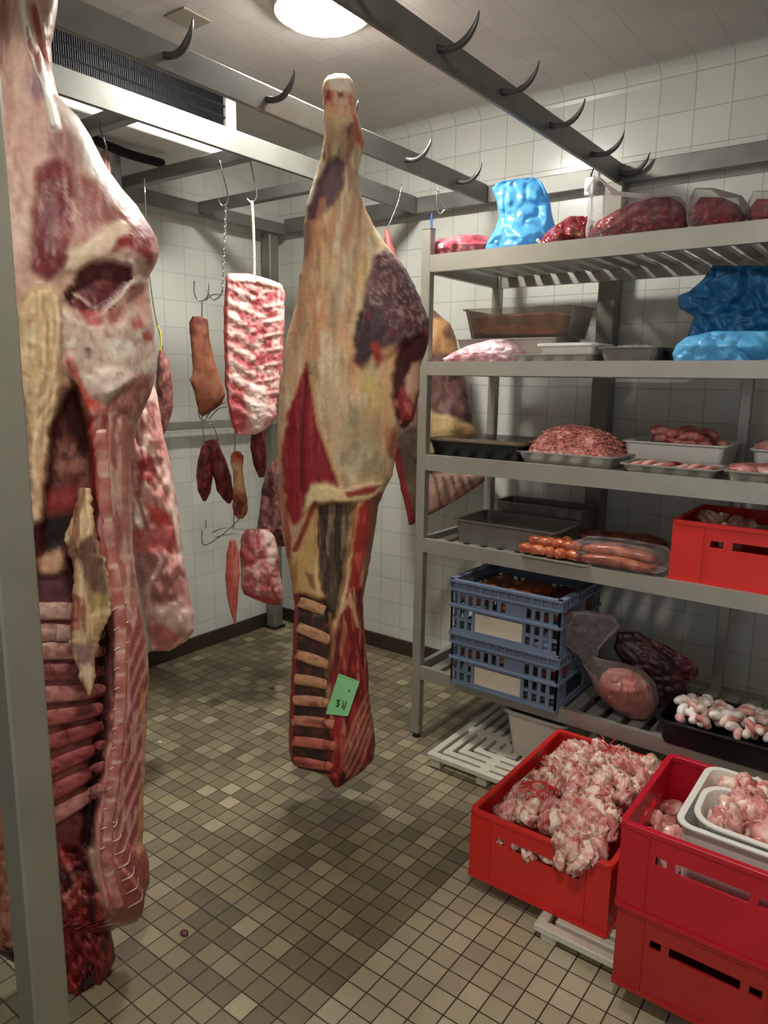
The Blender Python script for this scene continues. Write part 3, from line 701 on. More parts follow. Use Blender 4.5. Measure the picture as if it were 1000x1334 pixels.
    # flank fat strip, yellow
    fl = [(48, 372), (66, 372), (80, 388), (80, 500), (72, 540), (64, 580), (60, 640), (50, 745), (44, 735), (40, 640), (36, 560), (20, 480), (20, 400)]
    m = p.poly(fl, (198, 168, 124), 4, 1, .030)
    p.noise((222, 200, 160), 4, 90, .48, .7, .8, 41, m); p.noise((170, 128, 92), 4, 90, .52, .7, .8, 42, m)
    for k in range(7): p.line([(52 + k * 4, 380 + 8 * (k % 3)), (50 + k * 3.6, 470), (46 + k * 3.2, 560), (42 + k * 1.8, 690)], ((232, 208, 164), (164, 118, 80))[k % 2], 1.4, .7, (.005, -.004)[k % 2])
    p.poly([(34, 420), (52, 405), (40, 430)], (156, 72, 58), 2.5, .7)
    p.poly([(38, 590), (60, 590), (52, 745), (44, 735)], (220, 178, 140), 4, .7)
    FINE()
    # belly cavity
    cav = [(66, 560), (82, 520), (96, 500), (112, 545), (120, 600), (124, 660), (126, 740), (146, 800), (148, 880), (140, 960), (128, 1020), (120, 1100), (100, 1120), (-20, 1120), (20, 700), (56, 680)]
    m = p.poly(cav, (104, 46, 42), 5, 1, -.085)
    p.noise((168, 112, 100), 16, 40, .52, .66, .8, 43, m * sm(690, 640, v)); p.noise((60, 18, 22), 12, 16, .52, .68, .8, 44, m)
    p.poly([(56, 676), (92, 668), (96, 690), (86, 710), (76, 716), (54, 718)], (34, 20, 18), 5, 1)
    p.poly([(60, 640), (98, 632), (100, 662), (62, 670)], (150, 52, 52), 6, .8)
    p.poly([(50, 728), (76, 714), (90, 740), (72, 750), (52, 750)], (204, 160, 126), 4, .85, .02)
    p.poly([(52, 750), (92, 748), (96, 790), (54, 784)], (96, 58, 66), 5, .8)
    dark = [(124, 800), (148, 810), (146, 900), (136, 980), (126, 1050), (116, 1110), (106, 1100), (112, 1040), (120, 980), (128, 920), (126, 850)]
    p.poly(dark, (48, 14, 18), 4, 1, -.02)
    # spine
    sp = [(128, 545), (133, 600), (137, 660), (146, 740), (156, 800), (157, 860), (156, 920), (152, 980), (146, 1030), (138, 1085), (140, 1130), (152, 1185)]
    p.line(sp, (158, 80, 78), 15, .95, .010, 4)
    p.noise((196, 138, 128), 5, 16, .5, .64, .7, 45, sm(22, 8, line_d(u, v, sp)))
    p.line([(118, 545), (120, 600), (124, 650)], (182, 44, 48), 3, .9)
    for o_ in (-11, 11): p.line([(x + o_, y) for x, y in sp[3:]], (204, 146, 136), 1.6, .8, .002)
    # loin muscle with pale streaks
    lo = [(164, 780), (184, 790), (196, 860), (196, 960), (192, 1060), (196, 1120), (198, 1160), (186, 1200), (160, 1200), (150, 1130), (152, 1080), (160, 1000), (168, 900)]
    m = p.poly(lo, (150, 76, 74), 4, 1, .006)
    dg = np.sin((v + (u - 160) * 2.6 + 10 * (n2(u, v, 14, 30, 134) - .5)) / 5.0); p.mix(m * sm(.2, .8, dg) * sm(1130, 1090, v) * sm(800, 860, v) * .85, (212, 158, 150)); p.D += m * dg * .0025
    p.noise((206, 160, 150), 4, 26, .56, .66, .8, 46, m)
    p.line([(186, 900), (188, 980), (184, 1060), (180, 1110)], (198, 152, 104), 3, .8)
    p.poly([(178, 1120), (196, 1122), (196, 1160), (186, 1164), (180, 1140)], (150, 84, 78), 3, .9, .01)
    p.line([(150, 1120), (168, 1140), (186, 1162)], (214, 140, 132), 2.5, .8, .004)
    for q in ([(141, 528), (136, 590), (139, 650), (146, 700)], [(152, 548), (150, 600), (153, 660), (160, 730)], [(150, 552), (158, 536), (168, 540), (172, 570), (170, 640)], [(165, 600), (166, 680), (172, 760)]): p.line(q, (112, 52, 52), 1.8, .75, -.006)
    for q in ([(146, 540), (143, 600), (146, 660)], [(160, 550), (160, 610), (163, 680), (170, 750)], [(126, 500), (140, 512), (160, 500), (182, 486)]): p.line(q, (226, 196, 184), 2.2, .7, .005)
    p.poly([(126, 1180), (150, 1178), (186, 1180), (186, 1204), (150, 1200), (128, 1196)], (126, 74, 62), 4, .9)
    # upper back edge of the loin
    bk = [(140, 540), (178, 545), (172, 620), (172, 720), (182, 790), (164, 790), (150, 720), (142, 640)]
    m = p.poly(bk, (170, 106, 98), 4, .9); p.noise((214, 176, 162), 6, 30, .5, .64, .8, 47, m)
    # bloody neck end
    m = p.poly([(40, 1090), (112, 1110), (124, 1150), (134, 1190), (154, 1230), (156, 1262), (130, 1310), (40, 1320), (-40, 1260), (-30, 1120)], (116, 28, 32), 4, 1, -.01)
    p.D += m * (n2(u, v, 11, 13, 52) - .5) * .11
    p.noise((176, 74, 70), 9, 12, .46, .70, .9, 48, m * sm(1200, 1170, v)); p.noise((232, 160, 146), 8, 11, .54, .70, .9, 49, m * sm(1185, 1150, v)); p.noise((40, 10, 14), 12, 18, .48, .7, .9, 50, m)
    p.noise((160, 50, 46), 6, 26, .54, .68, .7, 51, m * sm(1170, 1200, v))
    p.poly([(-60, 1000), (20, 1000), (22, 1240), (-60, 1240)], (190, 132, 108), 8, .9); p.poly([(-80, 1236), (26, 1236), (40, 1330), (-80, 1330)], (52, 24, 26), 5, .9)
LL = [(-200, -10), (-60, -14), (0, -30), (120, -60), (300, -110), (500, -130), (700, -120), (900, -100), (1100, -70), (1220, -34), (1250, 10), (1275, 60), (1300, 90), (1312, 110)]
LR_ = [(-200, 66), (-60, 72), (0, 76), (28, 72), (60, 66), (95, 69), (125, 76), (150, 100), (180, 119), (215, 137), (240, 154), (268, 178), (292, 194), (312, 205), (330, 207), (345, 203), (362, 193), (385, 195), (430, 201), (475, 204), (500, 200), (525, 192), (548, 180), (600, 171), (660, 171), (720, 173), (780, 181), (840, 192), (890, 194), (960, 190), (1050, 187), (1100, 186), (1118, 194), (1150, 195), (1162, 190), (1192, 185), (1203, 176), (1210, 143), (1225, 147), (1250, 150), (1272, 140), (1290, 130), (1312, 116)]
LT = [(-200, .05), (0, .07), (120, .10), (220, .15), (330, .19), (430, .18), (560, .16), (700, .15), (900, .14), (1080, .13), (1180, .11), (1250, .09), (1300, .05), (1312, .02)]
left_axis = (-1.50, .90)
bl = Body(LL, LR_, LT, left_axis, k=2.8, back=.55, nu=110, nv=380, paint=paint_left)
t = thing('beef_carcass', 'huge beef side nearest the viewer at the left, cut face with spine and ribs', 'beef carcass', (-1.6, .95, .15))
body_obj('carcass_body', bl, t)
# ribs of the open cavity
for k, (y, dy, c0, c1) in enumerate(((796, 0, (170, 122, 110), (208, 172, 158)), (824, 2, (150, 96, 88), (196, 160, 148)), (848, 0, (150, 92, 84), (196, 156, 142)), (876, -2, (96, 36, 36), (150, 84, 80)), (905, -5, (112, 48, 46), (190, 124, 116)), (936, -12, (110, 44, 44), (168, 92, 88)), (968, -20, (104, 40, 42), (156, 76, 74)), (1002, -28, (102, 38, 40), (160, 76, 74)), (1036, -34, (104, 40, 42), (164, 82, 78)), (1068, -38, (140, 78, 72), (190, 132, 122)))):
    g = surf_tube(bl, [(30, y + 3), (60, y), (92, y + dy * .45), (126, y + dy), (134, y + dy * 1.08 - 1)], [.019, .021, .020, .017, .012], .001, 14, 8, .42)
    paint_tube(g, [c0, c1, c0], k + 3, (30, 30, 90)); obj('rib', g, M['meat'], t, smooth=True)
# vertebrae: one segmented column
g = G(); cols = []
path = spline([(130, 560), (135, 620), (139, 680), (148, 745), (156, 800), (157, 860), (156, 920), (152, 980), (146, 1030), (139, 1085), (141, 1130), (154, 1182)], 150)
w = .0115 + .002 * np.abs(np.sin(np.arange(150) / 150 * 23 * PI)) + .003 * (fbm(np.stack([np.arange(150) / 9.0] * 3, -1), 8) - .5); gg = G().tube(bl.surf(path[:, 0], path[:, 1], .002), w, 16, (bl.n, .42))
ph = np.abs(np.sin(np.arange(150) / 150 * 23 * PI)); cc = np.repeat(ph, 16)
ang = np.tile(np.arange(16), 150); nz0 = fbm(np.array(gg.v) * 35, 14)
mixc = np.clip(sm(.0, .30, cc) * (.55 + .45 * sm(.2, .6, nz0)), 0, 1)[:, None]; nzv = fbm(np.array(gg.v) * 50, 4)[:, None]
gg.c = [tuple(x) for x in (np.array(lin((220, 182, 170))) * (1 - mixc) + mixc * (np.array(lin((140, 62, 62))) * (1 - nzv) + nzv * np.array(lin((196, 124, 114)))))]
obj('backbone', gg, M['meat'], t, smooth=True)
for k in range(13):
    y = 790 + k * 26; x = float(np.interp(y, path[:, 1], path[:, 0]))
    g = surf_tube(bl, [(x - 9, y + 5), (x - 1, y + 1), (x + 10, y - 6)], [.001, .0024, .001], .004, 6); paint_tube(g, [(200, 150, 140), (224, 192, 180)], k); obj('fat_seam', g, M['meat'], t, smooth=True)
# white fat seams between the neck vertebrae
for k in range(7):
    a = np.array([(140 + k * 4.6, 1080 + k * 17), (150 + k * 5.6, 1076 + k * 16), (153 + k * 5.4, 1066 + k * 15.5)])
    g = surf_tube(bl, a, [.001, .0024, .0012], .003, 6); paint_tube(g, [(200, 150, 140), (224, 192, 180)], k); obj('fat_seam', g, M['meat'], t, smooth=True)
# hanging diaphragm inside the cavity
def paint_dia(p):
    p.base((200, 164, 122)); p.noise((224, 200, 162), 5, 40, .5, .65, .8, 61); p.noise((120, 70, 56), 6, 40, .52, .66, .8, 62)
    p.poly([(96, 720), (118, 700), (140, 745), (142, 792), (120, 800), (112, 760)], (90, 66, 52), 5, .9, -.01)
    p.poly([(118, 770), (140, 775), (138, 800), (122, 800)], (176, 150, 96), 5, .8)
    p.poly([(92, 770), (106, 780), (106, 820), (92, 822)], (150, 66, 62), 3, .8); p.poly([(96, 838), (124, 836), (124, 868), (100, 870)], (136, 92, 98), 5, .85)
    p.poly([(100, 866), (118, 862), (124, 900), (114, 900)], (222, 186, 156), 4, .9)
    p.D += (n2(p.u, p.v, 8, 50, 65) - .5) * .02
bd = Body([(636, 104), (680, 90), (705, 84), (728, 92), (760, 97), (800, 93), (838, 90), (868, 99), (890, 107), (906, 114)], [(636, 118), (680, 121), (720, 134), (770, 146), (800, 144), (830, 130), (860, 123), (890, 124), (906, 119)],
          [(636, .01), (700, .025), (800, .03), (880, .02), (906, .006)], (left_axis[0] + bl.n[0] * .125, left_axis[1] + bl.n[1] * .125), nu=40, nv=120, paint=paint_dia, rag=4.5)
body_obj('diaphragm', bd, t)
# ================================================================== HANGING CUTS AT THE BACK
def hang(name, label, cat, Lp, Rp, T, axis, paint, m=None, nu=30, nv=70, k=2.2, group=None, back=.9):
    b = Body(Lp, Rp, T, axis, k=k, nu=nu, nv=nv, paint=paint, back=back)
    o = obj(name, b.g, m or M['meat'], None, smooth=True, loc=(axis[0], axis[1], float(np.array(b.g.v)[:, 2].min())))
    tag(o, label, cat, group); return o, b
def px(pts, ax):
    """points traced in the picture set on the upright plane through ax that faces the viewer"""
    pts = np.array(pts, float); q = np.array([ax[0], ax[1], 0]); n = np.array([-ax[0], -ax[1], 0]); n = n / np.linalg.norm(n)
    D = rays(pts[:, 0], pts[:, 1]); t = (q - CAM).dot(n) / (D @ n); return CAM + D * t[:, None]
def wire(name, label, cat, strokes, ax, r=.0028, m=None, group=None, n=24):
    p0 = px(strokes[0], ax); loc = p0[0]
    if len(strokes) == 1:
        o = obj(name, G().tube(spline(p0, n), r, 8), m or M['chrome'], None, smooth=True, loc=loc); return tag(o, label, cat, group)
    t = thing(name, label, cat, loc, group)
    for i, s in enumerate(strokes): obj('stem' if i == 0 else 'prong', G().tube(spline(px(s, ax), n), r, 8), m or M['chrome'], t, smooth=True)
    return t

# pork half behind the near carcass
def paint_pork(p):
    u, v = p.u, p.v
    p.base((206, 142, 134)); p.noise((232, 200, 188), 9, 13, .46, .62, .9, 71); p.noise((160, 72, 74), 8, 12, .52, .66, .8, 72); p.noise((222, 170, 160), 4, 7, .5, .66, .6, 74)
    p.D += (n2(u, v, 13, 18, 73) - .5) * .07
    p.poly([(176, 600), (196, 590), (206, 612), (200, 628), (186, 622)], (160, 50, 56), 3, .9)
    p.poly([(178, 650), (186, 660), (192, 684), (182, 690), (174, 680)], (238, 222, 210), 3, .9, .008)
    p.poly([(190, 656), (214, 664), (226, 682), (206, 690), (194, 680)], (196, 62, 58), 3, .9, -.006)
    p.poly([(172, 690), (228, 684), (236, 710), (220, 722), (174, 718)], (186, 84, 84), 4, .85)
    p.poly([(176, 720), (216, 722), (222, 738), (200, 760), (180, 772)], (150, 96, 94), 4, .8)
    p.poly([(198, 752), (226, 738), (238, 760), (240, 782), (212, 790), (196, 775)], (150, 96, 90), 4, .95, .02)
    p.line([(216, 720), (206, 740), (192, 765), (196, 800)], (226, 180, 170), 3, .8, .008)
    p.poly([(200, 795), (236, 780), (252, 800), (250, 826), (232, 824), (208, 812)], (240, 206, 196), 5, .95, .03)
    p.line([(176, 560), (186, 600), (180, 650), (192, 690)], (150, 58, 62), 2.5, .8, -.006); p.line([(214, 600), (222, 640), (230, 690), (238, 740)], (232, 208, 198), 3, .8, .006)
    p.poly([(196, 815), (210, 815), (236, 828), (222, 846), (196, 842)], (190, 104, 100), 3, .8)
hang('pork_half', 'pale pink pork half hanging in the gap just right of the near carcass spine', 'pork',
     [(195, 133), (225, 126), (300, 128), (480, 140), (560, 152), (640, 160), (700, 166), (740, 174), (780, 184), (820, 192), (848, 197)],
     [(195, 139), (215, 143), (260, 150), (400, 165), (490, 196), (520, 206), (560, 212), (600, 221), (640, 228), (690, 235), (740, 241), (775, 247), (800, 252), (822, 253), (836, 242), (848, 220)],
     [(195, .01), (230, .03), (480, .05), (560, .07), (700, .085), (800, .08), (848, .02)], (-2.17, 1.58), paint_pork, nu=50, nv=150)
wire('meat_hook', 'thin steel hook of the pork half, behind the near carcass', 'hook', [[(128, 152), (131, 170), (138, 190), (137, 204), (131, 204)]], (-2.17, 1.58))

# dark skirt beside it
def paint_skirt(p):
    p.base((120, 70, 66)); p.noise((168, 112, 104), 6, 20, .48, .64, .9, 75); p.noise((70, 30, 32), 6, 16, .55, .68, .8, 76); p.D += (n2(p.u, p.v, 8, 14, 77) - .5) * .02
    p.poly([(204, 545), (215, 545), (212, 585), (202, 585)], (64, 24, 26), 3, .8)
hang('skirt_cut', 'narrow brown skirt of meat hanging at the right edge of the near carcass', 'meat',
     [(455, 207), (480, 204), (520, 203), (560, 201), (580, 204)], [(455, 211), (470, 220), (500, 224), (530, 226), (552, 220), (570, 212), (580, 208)], [(455, .01), (500, .03), (560, .025), (580, .006)], (-2.42, 1.93), paint_skirt, nu=24, nv=60)
wire('meat_hook', 'long thin wire hook holding the narrow brown skirt cut', 'hook', [[(188, 232), (192, 330), (200, 400), (209, 440), (212, 462), (206, 466)]], (-2.42, 1.93), .0025)
tag(obj('yellow_tie', G().tube(spline(px([(206, 424), (209, 436), (210, 450), (207, 458)], (-2.40, 1.915)), 10), .004, 6), mat('yellow_plastic', (214, 204, 84), rough=.5), smooth=True, loc=px([(207, 458)], (-2.40, 1.915))[0]),
    'short yellow plastic tie above the narrow brown skirt cut', 'tie')

# rib sheet on a rope
RA = (-2.19, 2.055)
def paint_ribs(p):
    u, v = p.u, p.v
    p.base((214, 150, 146)); p.noise((236, 206, 196), 10, 10, .46, .6, .9, 81); p.noise((176, 70, 76), 9, 12, .52, .64, .9, 82)
    for k in range(9):
        y = 378 + k * 19.5
        p.line([(293, y - 8), (310, y), (330, y + 12)], (238, 212, 204), 3.2, .75, .005, 2.5, True); p.line([(293, y + 2), (310, y + 10), (328, y + 21)], (192, 106, 106), 1.6, .5, -.003, 1.5, True)
    p.noise((166, 60, 70), 5, 5, .48, .62, .9, 83, p.pm([(320, 380), (352, 385), (356, 500), (330, 500), (316, 440)], 8))
    p.noise((186, 90, 98), 9, 16, .44, .64, .8, 84, p.pm([(346, 372), (372, 380), (370, 500), (352, 500)], 4))
    for k in range(7): p.line([(346, 400 + k * 19), (369, 396 + k * 19)], (232, 190, 182), 2.2, .7, .006)
    p.line([(294, 362), (293, 440), (295, 520), (306, 562)], (150, 34, 44), 3.5, .9)
    p.poly([(326, 500), (346, 505), (350, 540), (342, 566), (330, 560), (322, 530)], (240, 216, 208), 4, .95, .008)
    p.poly([(300, 500), (318, 505), (322, 540), (318, 566), (302, 560)], (176, 70, 76), 4, .85)
    p.poly([(296, 356), (330, 358), (366, 368), (366, 376), (330, 368), (298, 366)], (230, 190, 182), 2.5, .9, .005)
    p.D += (n2(u, v, 7, 7, 85) - .5) * .014
hang('pork_ribs', 'rectangular sheet of pale pork ribs hanging on a rope at the back left', 'pork ribs',
     [(356, 298), (362, 294), (400, 291), (450, 292), (500, 293), (530, 297), (555, 302), (566, 308)], [(356, 322), (362, 346), (370, 366), (380, 371), (430, 370), (480, 368), (520, 362), (545, 360), (558, 348), (566, 334)],
     [(356, .010), (366, .022), (540, .024), (566, .008)], RA, paint_ribs, nu=60, nv=130, k=4)
wire('meat_hook', 'steel S hook over the rail carrying the rope of the rib sheet', 'hook', [[(322, 190), (325, 206), (332, 240), (334, 256), (328, 264), (321, 258)]], RA)
tag(obj('rope', G().tube(spline(px([(328, 262), (330, 300), (331, 340), (331, 362)], RA), 20), .0055, 8), mat('hemp_rope', (206, 196, 176), rough=.9, bump=.8, bscale=200), smooth=True, loc=px([(331, 362)], RA)[0]), 'pale rope holding up the rib sheet', 'rope')
BA = (-2.50, 2.08)
wire('meat_hook', 'steel S hook over the beam left of the rope', 'hook', [[(286, 208), (289, 222), (296, 250), (296, 264), (289, 268), (284, 258)]], RA)
g = G(); pc = px([(294 - .2 * k, 268 + 4.9 * k) for k in range(24)], RA)
for k, c in enumerate(pc):
    a = np.linspace(0, 2 * PI, 9); e = np.array([.8, .6, 0]) if k % 2 else np.array([-.6, .8, 0])
    g.tube([c + e * .0045 * math.cos(x) + np.array([0, 0, .0095]) * math.sin(x) for x in a], .0014, 5)
tag(obj('chain', g, M['chrome'], smooth=True, loc=pc[-1]), 'thin steel chain hanging beside the rope of the rib sheet', 'chain', kind='stuff')
wire('gambrel_hook', 'double-pronged steel hook above the brown smoked bacon', 'hook', [[(263, 392), (263, 405), (262, 424)], [(253, 366), (253, 382), (258, 391), (266, 391), (271, 383), (272, 369)], [(270, 378), (276, 390), (284, 388), (291, 378)], [(268, 391), (277, 384), (290, 384)]], BA, .003)
def paint_bacon(p):
    p.base((150, 92, 66)); p.noise((176, 116, 84), 14, 26, .48, .66, .8, 86); p.noise((112, 58, 44), 10, 16, .54, .68, .8, 87)
    p.poly([(246, 412), (272, 412), (272, 424), (246, 424)], (104, 44, 40), 4, .8); p.line([(262, 540), (280, 532), (293, 518)], (104, 50, 40), 3, .8); p.line([(250, 500), (258, 540)], (96, 46, 38), 2.5, .7)
    p.D += (n2(p.u, p.v, 16, 30, 88) - .5) * .02
hang('smoked_bacon', 'brown smoked slab of bacon hanging left of the rib sheet', 'bacon',
     [(412, 250), (420, 246), (440, 248), (470, 250), (488, 251), (494, 247), (502, 250), (520, 255), (535, 258), (542, 262)], [(412, 262), (416, 270), (440, 273), (460, 277), (480, 283), (500, 289), (515, 293), (526, 290), (535, 278), (542, 266)],
     [(412, .012), (430, .022), (520, .028), (542, .01)], BA, paint_bacon, k=3.2)
wire('gambrel_hook', 'wire hook hanging from the bacon and holding two dark offal lobes', 'hook', [[(263, 538), (264, 556), (266, 582)], [(294, 524), (280, 530), (270, 542), (268, 550), (276, 552)], [(258, 528), (260, 544), (268, 549), (278, 556), (284, 574)], [(296, 530), (284, 533), (272, 546)]], BA, .0026)
def paint_offal(p):
    p.base((104, 30, 38)); p.noise((150, 62, 66), 7, 14, .5, .66, .8, 101); p.noise((58, 16, 22), 7, 12, .52, .66, .9, 102); p.D += (n2(p.u, p.v, 7, 12, 103) - .5) * .02
hang('offal_lobe', 'dark red offal lobe under the bacon, left one of the pair', 'offal', [(574, 267), (584, 262), (600, 257), (622, 255), (640, 258), (653, 264)], [(574, 277), (600, 277), (625, 277), (642, 274), (653, 268)], [(574, .008), (620, .03), (653, .008)], BA, paint_offal, nu=24, nv=44)
hang('offal_lobe', 'dark red offal lobe under the bacon, right one of the pair', 'offal', [(573, 271), (600, 274), (620, 277), (640, 283), (650, 290), (656, 296)], [(573, 283), (586, 288), (602, 295), (620, 301), (640, 304), (650, 303), (656, 300)], [(573, .008), (620, .032), (656, .008)], BA, paint_offal, nu=24, nv=44)
CA = (-2.40, 2.16)
wire('gambrel_hook', 'branching wire hook rack low on the chain, between offal and pork cuts', 'hook', [[(306, 560), (305, 640), (304, 690)], [(263, 690), (263, 706), (268, 710), (285, 700), (304, 684)], [(268, 678), (268, 688)], [(276, 694), (292, 688), (318, 690)], [(280, 700), (300, 696), (320, 696)], [(304, 684), (312, 674), (308, 664)]], CA, .0026)
def paint_hock(p):
    p.base((206, 168, 120)); p.poly([(298, 586), (318, 586), (318, 604), (300, 604)], (196, 84, 70), 3, .9); p.poly([(302, 644), (324, 642), (324, 676), (302, 676)], (96, 26, 30), 4, .95); p.noise((170, 110, 84), 6, 8, .52, .66, .7, 104)
hang('smoked_hock', 'small cream and dark red hock on the wire hook under the rib sheet', 'meat', [(588, 304), (594, 300), (604, 300), (612, 303), (640, 304), (660, 302), (670, 304), (676, 309)], [(588, 312), (594, 317), (602, 317), (612, 316), (640, 320), (660, 323), (670, 321), (676, 316)], [(588, .01), (640, .022), (674, .01)], CA, paint_hock, nu=24, nv=44)
hang('offal_lobe', 'small dark strip of offal under the right corner of the rib sheet', 'offal', [(560, 328), (580, 326), (604, 329), (622, 337)], [(560, 344), (590, 347), (610, 347), (622, 343)], [(560, .01), (600, .018), (622, .006)], (-2.36, 2.22), paint_offal, nu=20, nv=36)
def paint_dark(p):
    p.base((118, 72, 70)); p.noise((168, 116, 110), 8, 10, .48, .64, .9, 105); p.noise((66, 30, 34), 8, 10, .52, .66, .9, 106); p.D += (n2(p.u, p.v, 8, 12, 107) - .5) * .03
hang('beef_shoulder', 'dark beef shoulder cut half hidden behind the middle carcass at left', 'beef', [(596, 358), (610, 350), (630, 342), (660, 338), (690, 334), (702, 340), (712, 350)], [(596, 376), (620, 384), (690, 386), (712, 380)], [(596, .01), (630, .05), (690, .06), (712, .02)], (-2.31, 2.30), paint_dark, nu=36, nv=60)
def paint_porkp(p):
    p.base((188, 110, 110)); p.noise((226, 176, 168), 8, 14, .48, .62, .9, 108); p.noise((168, 66, 70), 8, 12, .52, .66, .9, 109); p.D += (n2(p.u, p.v, 10, 14, 110) - .5) * .03
    p.poly([(340, 690), (356, 694), (364, 720), (356, 742), (348, 730)], (234, 204, 194), 3, .9, .008); p.line([(312, 770), (340, 780), (366, 788)], (176, 60, 66), 3, .9); p.poly([(314, 700), (332, 694), (336, 730), (318, 740)], (150, 60, 66), 4, .7)
hang('pork_cut', 'pink pork shoulder cut hanging lowest beside the corner leg', 'pork', [(690, 320), (700, 314), (720, 312), (740, 313), (764, 314), (774, 318), (782, 334), (788, 352)], [(690, 350), (700, 358), (720, 363), (745, 363), (765, 369), (780, 371), (788, 364)], [(690, .02), (730, .05), (770, .045), (788, .012)], (-2.26, 2.20), paint_porkp, nu=40, nv=60)
def paint_tongue(p):
    p.base((190, 88, 82)); p.noise((214, 130, 120), 5, 30, .5, .66, .7, 111); p.noise((150, 52, 52), 5, 24, .54, .68, .7, 112)
hang('pork_fillet', 'long thin red fillet hanging left of the lowest pork cut', 'pork', [(704, 299), (720, 295), (750, 293), (780, 296), (800, 301), (813, 305)], [(704, 307), (720, 311), (750, 312), (780, 310), (800, 308), (813, 307)], [(704, .01), (750, .022), (800, .012), (813, .003)], (-2.32, 2.10), paint_tongue, nu=20, nv=50)

# forequarter behind the rack's left end
FA = (-1.90, 2.85)
def paint_fore(p):
    u, v = p.u, p.v
    p.base((112, 78, 74)); p.noise((70, 44, 46), 10, 30, .48, .64, .9, 121); p.noise((156, 116, 108), 7, 14, .54, .66, .8, 122)
    p.poly([(560, 415), (582, 415), (596, 440), (596, 460), (560, 460)], (196, 146, 98), 5, .9); p.poly([(576, 430), (588, 428), (592, 440), (580, 442)], (84, 44, 52), 3, .8)
    p.poly([(552, 532), (575, 540), (600, 548), (622, 556), (626, 600), (540, 600)], (206, 178, 122), 4, .95, .008); p.poly([(600, 550), (624, 556), (624, 580), (604, 575)], (216, 156, 120), 3, .8)
    p.poly([(520, 560), (556, 540), (560, 600), (556, 670), (538, 690), (526, 640)], (98, 84, 70), 5, .95)
    p.line([(512, 585), (520, 620), (530, 660), (534, 684)], (146, 34, 42), 7, .95, .006); p.line([(536, 682), (548, 676)], (150, 40, 44), 4, .9)
    p.poly([(556, 620), (640, 600), (640, 625), (600, 650), (556, 672)], (228, 190, 170), 4, .95)
    for k in range(5): p.line([(566 + 11 * k, 622), (574 + 11 * k, 658 - 5 * k)], (112, 56, 48), 2, .8)
    p.line([(556, 672), (590, 656), (634, 622)], (150, 60, 56), 2.5, .8)
    p.poly([(498, 298), (508, 298), (522, 340), (510, 345)], (186, 96, 92), 4, .9); p.D += (n2(u, v, 14, 30, 123) - .5) * .03
hang('beef_forequarter', 'dark beef forequarter hanging behind the left end of the rack', 'beef',
     [(298, 501), (340, 500), (560, 505), (590, 511), (620, 518), (650, 525), (684, 532)], [(298, 506), (320, 512), (345, 520), (390, 550), (412, 574), (422, 586), (440, 594), (470, 599), (500, 607), (540, 615), (580, 622), (606, 636), (624, 636), (640, 612), (660, 580), (672, 556), (684, 536)],
     [(298, .01), (350, .04), (440, .10), (560, .11), (640, .05), (684, .012)], FA, paint_fore, nu=50, nv=150, m=M['meat_dry'])
wire('meat_hook', 'thin steel hook holding the beef forequarter, just right of the middle shank', 'hook', [[(523, 240), (520, 258), (512, 280), (505, 296), (503, 306), (508, 308)]], FA)
wire('meat_hook', 'thin steel hook with a blue string, hanging left of the blue bag', 'hook', [[(570, 236), (569, 252), (568, 262)], [(570, 246), (576, 262), (580, 272)], [(568, 262), (571, 276), (574, 278), (580, 272)]], (-1.78, 2.86), .0024)
tag(obj('blue_string', G().tube(px([(562, 278), (562, 300), (561, 322)], (-1.70, 2.62)), .004, 6), mat('blue_cord', (40, 120, 196), rough=.6), loc=px([(561, 322)], (-1.70, 2.62))[0]), 'short upright blue cord above the left rack post', 'cord')
# ================================================================== GOODS ON THE RACK
SZ = [z - .0078 for z, h in SH]
def X(u, v, y): return float(at_y([u], [v], y)[0][0])
def Z(u, v, y): return float(at_y([u], [v], y)[0][2])
M['film'] = film_mat('clear_film', (236, 232, 232), .93); M['film_pink'] = film_mat('cloudy_film', (226, 214, 214), .88)
M['blue'] = film_mat('blue_plastic_bag', (112, 202, 250), .12, .35); M['blue_d'] = film_mat('dark_blue_plastic_bag', (44, 126, 180), .14, .35)
M['redmeat'] = meat_mat('red_meat', [(96, 18, 30), (140, 36, 48), (186, 92, 98)], 20, .3)
M['darkmeat'] = meat_mat('dark_meat', [(56, 18, 24), (88, 32, 38), (128, 66, 66)], 20, .45, coat=.05)
M['pinkmeat'] = meat_mat('pink_meat', [(186, 96, 96), (214, 148, 140), (232, 196, 186)], 20, .4)
M['fat'] = meat_mat('fat_and_bone', [(176, 70, 66), (216, 150, 136), (238, 206, 188), (246, 228, 212)], 22, .4, bump=.7, bscale=90)
M['mince'] = meat_mat('minced_meat', [(186, 72, 70), (222, 140, 130), (240, 196, 184)], 90, .45, bump=1.0, bscale=160)
M['brown'] = meat_mat('cooked_brown', [(112, 58, 42), (150, 88, 62), (176, 116, 88)], 16, .4)
M['pan'] = mat('stainless_pan', (156, 152, 144), rough=.4, metal=.4, var=.06)
M['pan_d'] = mat('worn_steel_pan', (124, 120, 112), rough=.42, metal=.4, var=.1)
M['tubw'] = mat('white_plastic', (226, 224, 218), rough=.35); M['tubg'] = mat('grey_white_plastic', (196, 188, 178), rough=.45, var=.05)
M['clear'] = film_mat('clear_plastic_tub', (214, 208, 200), .90, .15)

